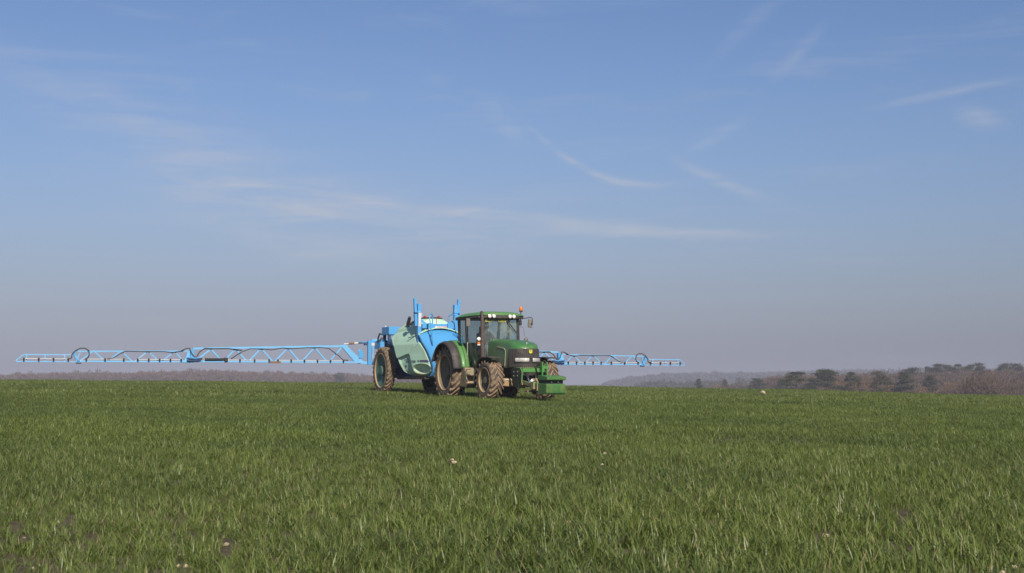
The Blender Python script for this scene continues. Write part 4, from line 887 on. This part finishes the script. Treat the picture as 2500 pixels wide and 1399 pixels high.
# blue front shell
def xe(z): return float(np.interp(z, [0.62, 0.66, 0.83, 1.0, 1.18, 1.53, 1.83, 2.07, 2.32], [3.66, 3.74, 3.95, 3.92, 3.83, 3.57, 3.24, 3.06, 2.66]))
def shell(u, v):
    q = 2 * u - 1; zt = 2.32 - 0.25 * abs(q) ** 2.2; z = 0.62 + v * (zt - 0.62); wv = 1.20 - 0.19 * (xe(z) - 0.9) + 0.01 if z < 2.0 else 0.80
    return (xe(z) + 0.42 * (1 - abs(q) ** 2.4) * (0.45 + 0.55 * math.sin(math.pi * min(1, v * 0.9 + 0.1))) + 0.02, q * wv, z)
sh = MB().grid(shell, 30, 40).build('front_shell', 'blue', sp_, smooth=True, solid=0.03)
MB().tube([shell(u, 1.0) for u in np.linspace(0, 1, 31)], 0.028, 8).build('shell_rim', 'mint', sh, smooth=True)
for sd_ in (0.0, 1.0): MB().tube([shell(sd_, v) for v in np.linspace(0.02, 1, 30)], 0.02, 6).build('shell_edge', 'navy', sh, smooth=True)
MB().grid(lambda u, v: (lambda p: (p[0] + 0.012, p[1], p[2]))(shell(u, 0.31 + 0.008 * v)), 20, 1).build('shell_seam', 'navy', sh, solid=0.01)
MB().grid(lambda u, v: (3.12 - 0.5 * v + 0.02, -0.76 + 1.52 * u, 2.10 + 0.20 * (1 - (2 * u - 1) ** 2) + 0.02), 8, 2).build('step_plate', 'mint', sp_, solid=0.03)
gus = MB().prism([(3.05, 1.70), (3.75, 1.60), (3.40, 1.95), (3.05, 2.15)], 'y', 0.60, 0.66).build('gusset', 'blue', sp_)
# boom rests: two masts, cross bar, hoops
for s in (-1, 1):
    my = -0.74 if s < 0 else 0.62
    mo = MB().bar((2.95, my, 1.76), (2.95, my, 3.14), 0.13, 0.15, up=(1, 0, 0)).build('mast', 'blue', sp_, bevel=0.008)
    MB().bar((2.92, my + s * 0.10, 2.38), (2.92, my + s * 0.14, 3.33), 0.09, 0.10, up=(1, 0, 0)).build('mast_slide', 'blue', mo, bevel=0.006)
    MB().box(2.86, 3.04, my + s * .05 - 0.13, my + s * .05 + 0.13, 2.84, 2.87).build('mast_tie', 'blue', mo)
    if s < 0:
        MB().box(3.027, 3.033, my - .04, my + .04, 2.36, 2.88).build('mast_label', 'white', mo)
        bk = MB().prism([(2.38, 2.36), (2.46, 2.36), (2.62, 2.66), (2.58, 2.72), (2.50, 2.66), (2.34, 2.46)], 'y', -0.98, -0.90).build('rest_hook', 'black', mo)
        MB().bar((2.45, -0.90, 2.45), (2.80, -0.80, 2.55), 0.05, 0.07).build('hook_stay', 'rust', bk)
        MB().bar((2.75, -0.74, 2.05), (2.45, -0.94, 1.98), 0.025, 0.025).build('hook_stay', 'navy', bk)
    MB().bar((2.95, my, 2.62), (2.95, my - s * 0.34, 2.40), 0.03, 0.07).build('brace', 'blue', mo)
    y0 = s * 0.40
    hp = [(3.10, y0 - 0.11 * s, 2.12), (3.10, y0 - 0.11 * s, 2.66)] + [(3.10 + 0.17 * (1 - math.cos(a)) / 2 * 1.6, y0 - 0.11 * s * math.cos(a), 2.66 + 0.13 * math.sin(a)) for a in np.linspace(0.2, math.pi - 0.2, 9)] + [(3.38, y0 + 0.11 * s, 2.62), (3.72, y0 + 0.13 * s, 1.72)]
    hoop = MB().tube(hp, 0.020, 8).build('hand_hoop', 'blue', sp_, smooth=True)
    MB().bar((3.10, y0 - 0.11 * s, 2.12), (3.55, y0 + 0.12 * s, 2.10), 0.03).build('hoop_rung', 'blue', hoop)
    MB().box(3.04, 3.12, s * 0.36 - .09, s * 0.36 + .09, 2.26, 2.48).build('bar_clamp', 'blue', sp_, bevel=0.01)
bar = MB().box(2.93, 3.03, -0.64, 0.64, 2.30, 2.46).build('cross_bar', 'blue', sp_, bevel=0.008)
MB().box(3.031, 3.037, -0.17, 0.30, 2.305, 2.375).build('bar_label', 'white', bar)
text('TECNOMA', 0.075, 'red', bar, (3.040, 0.28, 2.312), (R(90), 0, R(90)), sx=-1.02)
MB().tube([(3.02, -0.12, 2.20), (3.02, -0.12, 2.66)], 0.012, 6).build('level_tube', 'red', sp_)
# rear: tool box, lift frame, boom centre frame
tb = MB().box(-1.55, -0.75, -0.50, 0.50, 2.20, 2.50).build('rear_box', 'blue', sp_, bevel=0.015)
MB().lathe([(0.0, 2.56), (0.03, 2.55), (0.03, 2.50)], (-1.45, -0.38, 0), axis='z', n=8).build('box_knob', 'white', tb)
pk = MB()
for (x_, y_, z0, z1) in ((-1.45, -0.42, 1.2, 2.2), (-1.45, 0.42, 1.2, 2.2), (-0.85, -0.45, 1.3, 2.2), (-0.85, 0.45, 1.3, 2.2)): pk.box(x_ - .05, x_ + .05, y_ - .05, y_ + .05, z0, z1)
pk.box(-1.3, -0.9, -0.36, 0.36, 1.45, 2.05).box(-0.75, 0.3, -0.48, 0.48, 1.30, 1.70).tube([(-0.6, -0.5, 1.85), (0.35, -0.5, 1.80)], 0.14, 12)
pk.build('pump_rack', 'navy', sp_, bevel=0.01)
hs = MB()
for k in range(7):
    y_ = -0.52 + 0.05 * k; hs.tube([(-1.5, y_, 2.12 - .03 * k), (-1.62 - .03 * k, y_ - .05, 1.95), (-1.55, y_ - .02, 1.72), (-1.2 + .1 * k, y_, 1.60), (-0.8, y_, 1.75 - .05 * k)], 0.022, 6)
hs.tube([(-1.50, -0.46, 2.22), (-1.72, -0.52, 2.26), (-1.84, -0.54, 2.10), (-1.86, -0.54, 1.92)], 0.03, 8)
hs.build('pump_hose', 'hose', sp_, smooth=True)
for s in (-1, 1):
    lf = MB().bar((-1.5, s * 0.42, 1.80), (-2.28, s * 0.42, 1.86), 0.09, 0.10).build('lift_arm', 'blue', sp_); MB().bar((-1.5, s * 0.42, 0.98), (-2.28, s * 0.42, 1.20), 0.09, 0.10).build('lift_arm', 'navy', sp_)
    MB().tube([(-1.5, s * 0.30, 1.0), (-2.2, s * 0.30, 1.75)], 0.04, 10).build('lift_ram', 'black', sp_)
cf = MB(); XB = -2.4
cf.box(XB - .05, XB + .05, -0.74, 0.74, 1.90, 2.02).box(XB - .05, XB + .05, -0.74, 0.74, 1.10, 1.22)
for s in (-1, 1): cf.box(XB - .06, XB + .06, s * 0.70 - 0.06, s * 0.70 + 0.06, 1.10, 2.0); cf.box(XB - .04, XB + .04, s * 0.30 - .04, s * 0.30 + .04, 1.2, 1.95)
cf.build('centre_frame', 'blue', sp_, bevel=0.008)
MB().box(XB + .06, XB + .10, -0.64, -0.50, 1.83, 1.93).build('cap_block', 'white', sp_)
MB().box(XB - 0.05, XB + 0.05, -0.62, 0.62, 2.02, 2.08).build('frame_cap', 'boom', sp_)

for s in (-1, 1):
    MB().prism([(-2.30, 1.70), (-1.52, 1.66), (-1.52, 2.02), (-1.75, 2.06), (-2.30, 1.96)], 'y', s * 0.50 - .02, s * 0.50 + .02).build('side_plate', 'blue', sp_, bevel=0.006)
    MB().bar((-2.30, s * 0.58, 1.15), (-1.55, s * 0.52, 1.72), 0.05, 0.09).build('lift_link', 'blue', sp_)
    MB().box(-1.50, -1.30, s * 0.56 - .08, s * 0.56 + .08, 1.55, 1.95).build('corner_box', 'blue', sp_, bevel=0.01)
    MB().box(-2.46, -2.30, s * 0.84 - .06, s * 0.84 + .06, 1.84, 1.90).build('rest_arm', 'navy', sp_); MB().box(-2.46, -2.36, s * 0.92 - .10, s * 0.92 + .10, 1.94, 1.975).build('rest_arm', 'blue', sp_)
    MB().bar((-2.33, s * 0.58, 1.30), (-2.33, s * 0.58, 1.88), 0.05).build('frame_post', 'boom', sp_)
# ---- boom wings; S = -1 is the wing towards the camera
def nozzle_mesh():
    m = MB().box(-.03, .03, -.03, .03, -.035, .035).lathe([(0.0, -0.10), (0.018, -0.10), (0.024, -0.06), (0.024, -0.035)], (0.02, 0, 0), axis='z', n=8).tube([(0.0, 0, 0), (0.06, 0, 0)], 0.022, 8); return m.mesh('nozzle', 'black')
NOZ = nozzle_mesh()
def wing(S):
    P = lambda y, z, x=0.0: (XB + x, S * y, z)
    # inner section
    inn = MB().box(XB - .06, XB + .06, min(S * 1.0, S * 7.35), max(S * 1.0, S * 7.35), 1.16, 1.22).build('boom_inner', 'boom', sp_, bevel=0.004)
    MB().bar(P(1.72, 1.80), P(7.36, 1.65), 0.06, 0.068).build('top_rail', 'boom', inn)
    pkx = [2.30 + 0.0, 3.32, 4.32, 5.28, 6.20, 7.02]; lo = [1.66 + 1.15]; 
    zt = lambda y: 1.80 - (y - 1.72) * 0.0266
    pks = [1.78, 2.85, 3.88, 4.88, 5.83, 6.72]; vls = [2.33, 3.38, 4.40, 5.37, 6.28]
    for i, p_ in enumerate(pks):
        if i < len(vls): MB().bar(P(p_, zt(p_) - .03), P(vls[i] - 0.05, 1.22), 0.04, 0.05).build('brace', 'boom', inn)
        if i > 0: MB().bar(P(p_, zt(p_) - .03), P(vls[i - 1] + 0.05, 1.22), 0.04, 0.05).build('brace', 'boom', inn)
    MB().bar(P(6.72, zt(6.72) - .03), P(7.22, 1.25), 0.04, 0.05).build('brace', 'boom', inn)
    MB().prism([(S * 0.78, 1.12), (S * 1.05, 1.12), (S * 1.30, 1.22), (S * 1.82, 1.80), (S * 1.74, 1.86), (S * 1.60, 1.84), (S * 1.52, 1.74), (S * 0.95, 1.24), (S * 0.78, 1.22)], 'x', XB - .04, XB + .04).build('root_plate', 'boom', inn, bevel=0.004)
    tr_ = MB().tube([P(1.70, 1.88), P(1.15, 1.92)], 0.022, 8).tube([P(1.40, 1.90), P(1.15, 1.92)], 0.035, 8).build('tie_rod', 'white', inn); MB().tube([P(1.52, 1.895), P(1.30, 1.91)], 0.040, 10).build('tie_spring', 'rustbox', tr_); MB().tube([P(1.15, 1.92), P(0.7, 1.95)], 0.03, 8).build('tie_end', 'navy', tr_)
    MB().prism([(S * 0.92, 1.36), (S * 1.12, 1.34), (S * 1.16, 1.62), (S * 1.08, 1.70), (S * 0.98, 1.62)], 'x', XB + .05, XB + .08).build('guide_plate', 'blue', inn, bevel=0.01)
    MB().box(XB + .065, XB + .10, min(S * 4.15, S * 4.55), max(S * 4.15, S * 4.55), 1.13, 1.215).build('rust_cover', 'rustbox', inn)
    fa = MB().tube([P(6.15, 1.27, .08), P(6.95, 1.26, .08)], 0.045, 10).box(XB + .02, XB + .12, min(S * 6.12, S * 6.24), max(S * 6.12, S * 6.24), 1.20, 1.33).build('fold_ram', 'black', inn)
    MB().tube([P(6.9, 1.26, .08), P(7.35, 1.27, .08)], 0.02, 8).build('ram_rod', 'steel', fa)
    # hinge 1
    hg = MB().box(XB - .07, XB + .07, min(S * 7.34, S * 7.46), max(S * 7.34, S * 7.46), 1.14, 1.62).prism([(S * 7.05, 1.20), (S * 7.46, 1.18), (S * 7.60, 1.24), (S * 7.50, 1.36), (S * 7.2, 1.32)], 'x', XB + .05, XB + .09).build('hinge', 'blue', inn, bevel=0.005)
    MB().tube([P(7.05, 1.30, .1), P(7.3, 1.26, .12), P(7.6, 1.30, .1)], 0.03, 8).tube([P(7.1, 1.24, .1), P(7.3, 1.20, .12), P(7.6, 1.22, .1)], 0.025, 8).build('hinge_link', 'navy', inn)
    # middle section
    mid = MB().box(XB - .05, XB + .05, min(S * 7.5, S * 11.40), max(S * 7.5, S * 11.40), 1.145, 1.195).build('boom_middle', 'boom', sp_, bevel=0.004)
    MB().bar(P(7.55, 1.555), P(11.38, 1.515), 0.04, 0.04).build('top_rail', 'boom', mid)
    for i in range(4):
        a0 = 7.60 + 0.93 * i + (0.0 if i else 0.05); pk_ = 8.02 + 0.93 * i; b0 = 8.48 + 0.93 * i
        MB().bar(P(a0 + .04, 1.19), P(pk_, 1.54), 0.032, 0.038).build('brace', 'boom', mid); MB().bar(P(pk_, 1.54), P(b0 - .02, 1.19), 0.032, 0.038).build('brace', 'boom', mid)
    MB().prism([(S * 7.46, 1.13), (S * 7.75, 1.13), (S * 7.62, 1.32), (S * 7.56, 1.56), (S * 7.48, 1.56)], 'x', XB - .03, XB + .03).build('root_plate', 'boom', mid)
    # hinge 2 and outer section
    MB().prism([(S * 11.24, 1.12), (S * 11.34, 1.12), (S * 11.52, 1.46), (S * 11.46, 1.52)], 'x', XB - .05, XB + .05).build('end_plate', 'blue', mid); MB().bar(P(11.40, 1.14), P(11.26, 1.48), 0.03).build('end_bar', 'boom', mid); MB().box(XB - .05, XB + .05, min(S * 11.22, S * 11.38), max(S * 11.22, S * 11.38), 1.08, 1.12).build('end_pin', 'black', mid)
    out = MB().box(XB - .03, XB + .03, min(S * 11.42, S * 13.35), max(S * 11.42, S * 13.35), 1.135, 1.165).build('boom_outer', 'boom', sp_)
    MB().bar(P(11.45, 1.44), P(11.66, 1.39), 0.03).build('top_rail', 'boom', out); MB().bar(P(11.66, 1.39), P(13.12, 1.39), 0.032).build('top_rail', 'boom', out); MB().bar(P(13.12, 1.39), P(13.36, 1.19), 0.032).build('end_rail', 'boom', out); MB().bar(P(13.345, 1.19), P(13.345, 1.14), 0.03).build('end_rail', 'boom', out)
    for y_ in (11.78, 12.42, 13.02): MB().bar(P(y_, 1.39), P(y_, 1.15), 0.035, 0.045).build('post', 'boom', out)
    # spray lines with nozzles
    for sec, y0, y1, n in ((inn, 1.7, 4.30, 6), (inn, 4.55, 6.25, 4), (mid, 7.75, 9.35, 5), (mid, 9.75, 11.1, 3), (out, 11.62, 13.15, 4)):
        pp = MB().tube([P(y0, 1.245, .06), P(y1, 1.245, .06)], 0.012, 8).build('spray_pipe', 'white', sec)
        for k in range(n):
            o = bpy.data.objects.new('nozzle', NOZ); col.objects.link(o); o.parent = sec; o.location = P(y0 + 0.04 + (y1 - y0 - .08) * k / (n - 1), 1.245, .06)
    # hoses
    hh = MB().tube([P(1.55, 1.26, .06), P(1.75, 1.28, .07), P(1.95, 1.45, .07), P(2.30, 1.70, .05), P(2.6, 1.735, .05), P(3.2, 1.72, .05), P(3.7, 1.68, .05), P(4.1, 1.70, .05), P(4.5, 1.63, .05), P(4.85, 1.66, .05), P(5.3, 1.66, .05), P(5.65, 1.52, .06), P(6.0, 1.28, .06)], 0.017, 6); hh.build('hose', 'hose', inn, smooth=True)
    MB().tube([P(5.6, 1.60, .05), P(6.1, 1.66, .05), P(6.6, 1.65, .05), P(6.95, 1.66, .05), P(7.15, 1.52, .07), P(7.24, 1.36, .08), P(7.32, 1.34, .08), P(7.42, 1.46, .08), P(7.50, 1.66, .06), P(7.62, 1.65, .06), P(7.80, 1.55, .05)], 0.021, 6).build('hose', 'hose', inn, smooth=True)
    MB().tube([P(7.80, 1.55, .05), P(8.1, 1.50, .05), P(8.4, 1.53, .05), P(9.2, 1.525, .05), P(9.75, 1.53, .05), P(9.95, 1.42, .06), P(10.15, 1.29, .06), P(10.35, 1.25, .06)], 0.017, 6).build('hose', 'hose', mid, smooth=True)
    MB().tube([P(11.02, 1.26, .06), P(10.96, 1.40, .06), P(10.98, 1.54, .06), P(11.10, 1.62, .06), P(11.26, 1.62, .06), P(11.42, 1.54, .06), P(11.54, 1.40, .06), P(11.55, 1.28, .06), P(11.62, 1.245, .06)], 0.020, 8).build('hose', 'hose', mid, smooth=True)
wing(-1); wing(1)
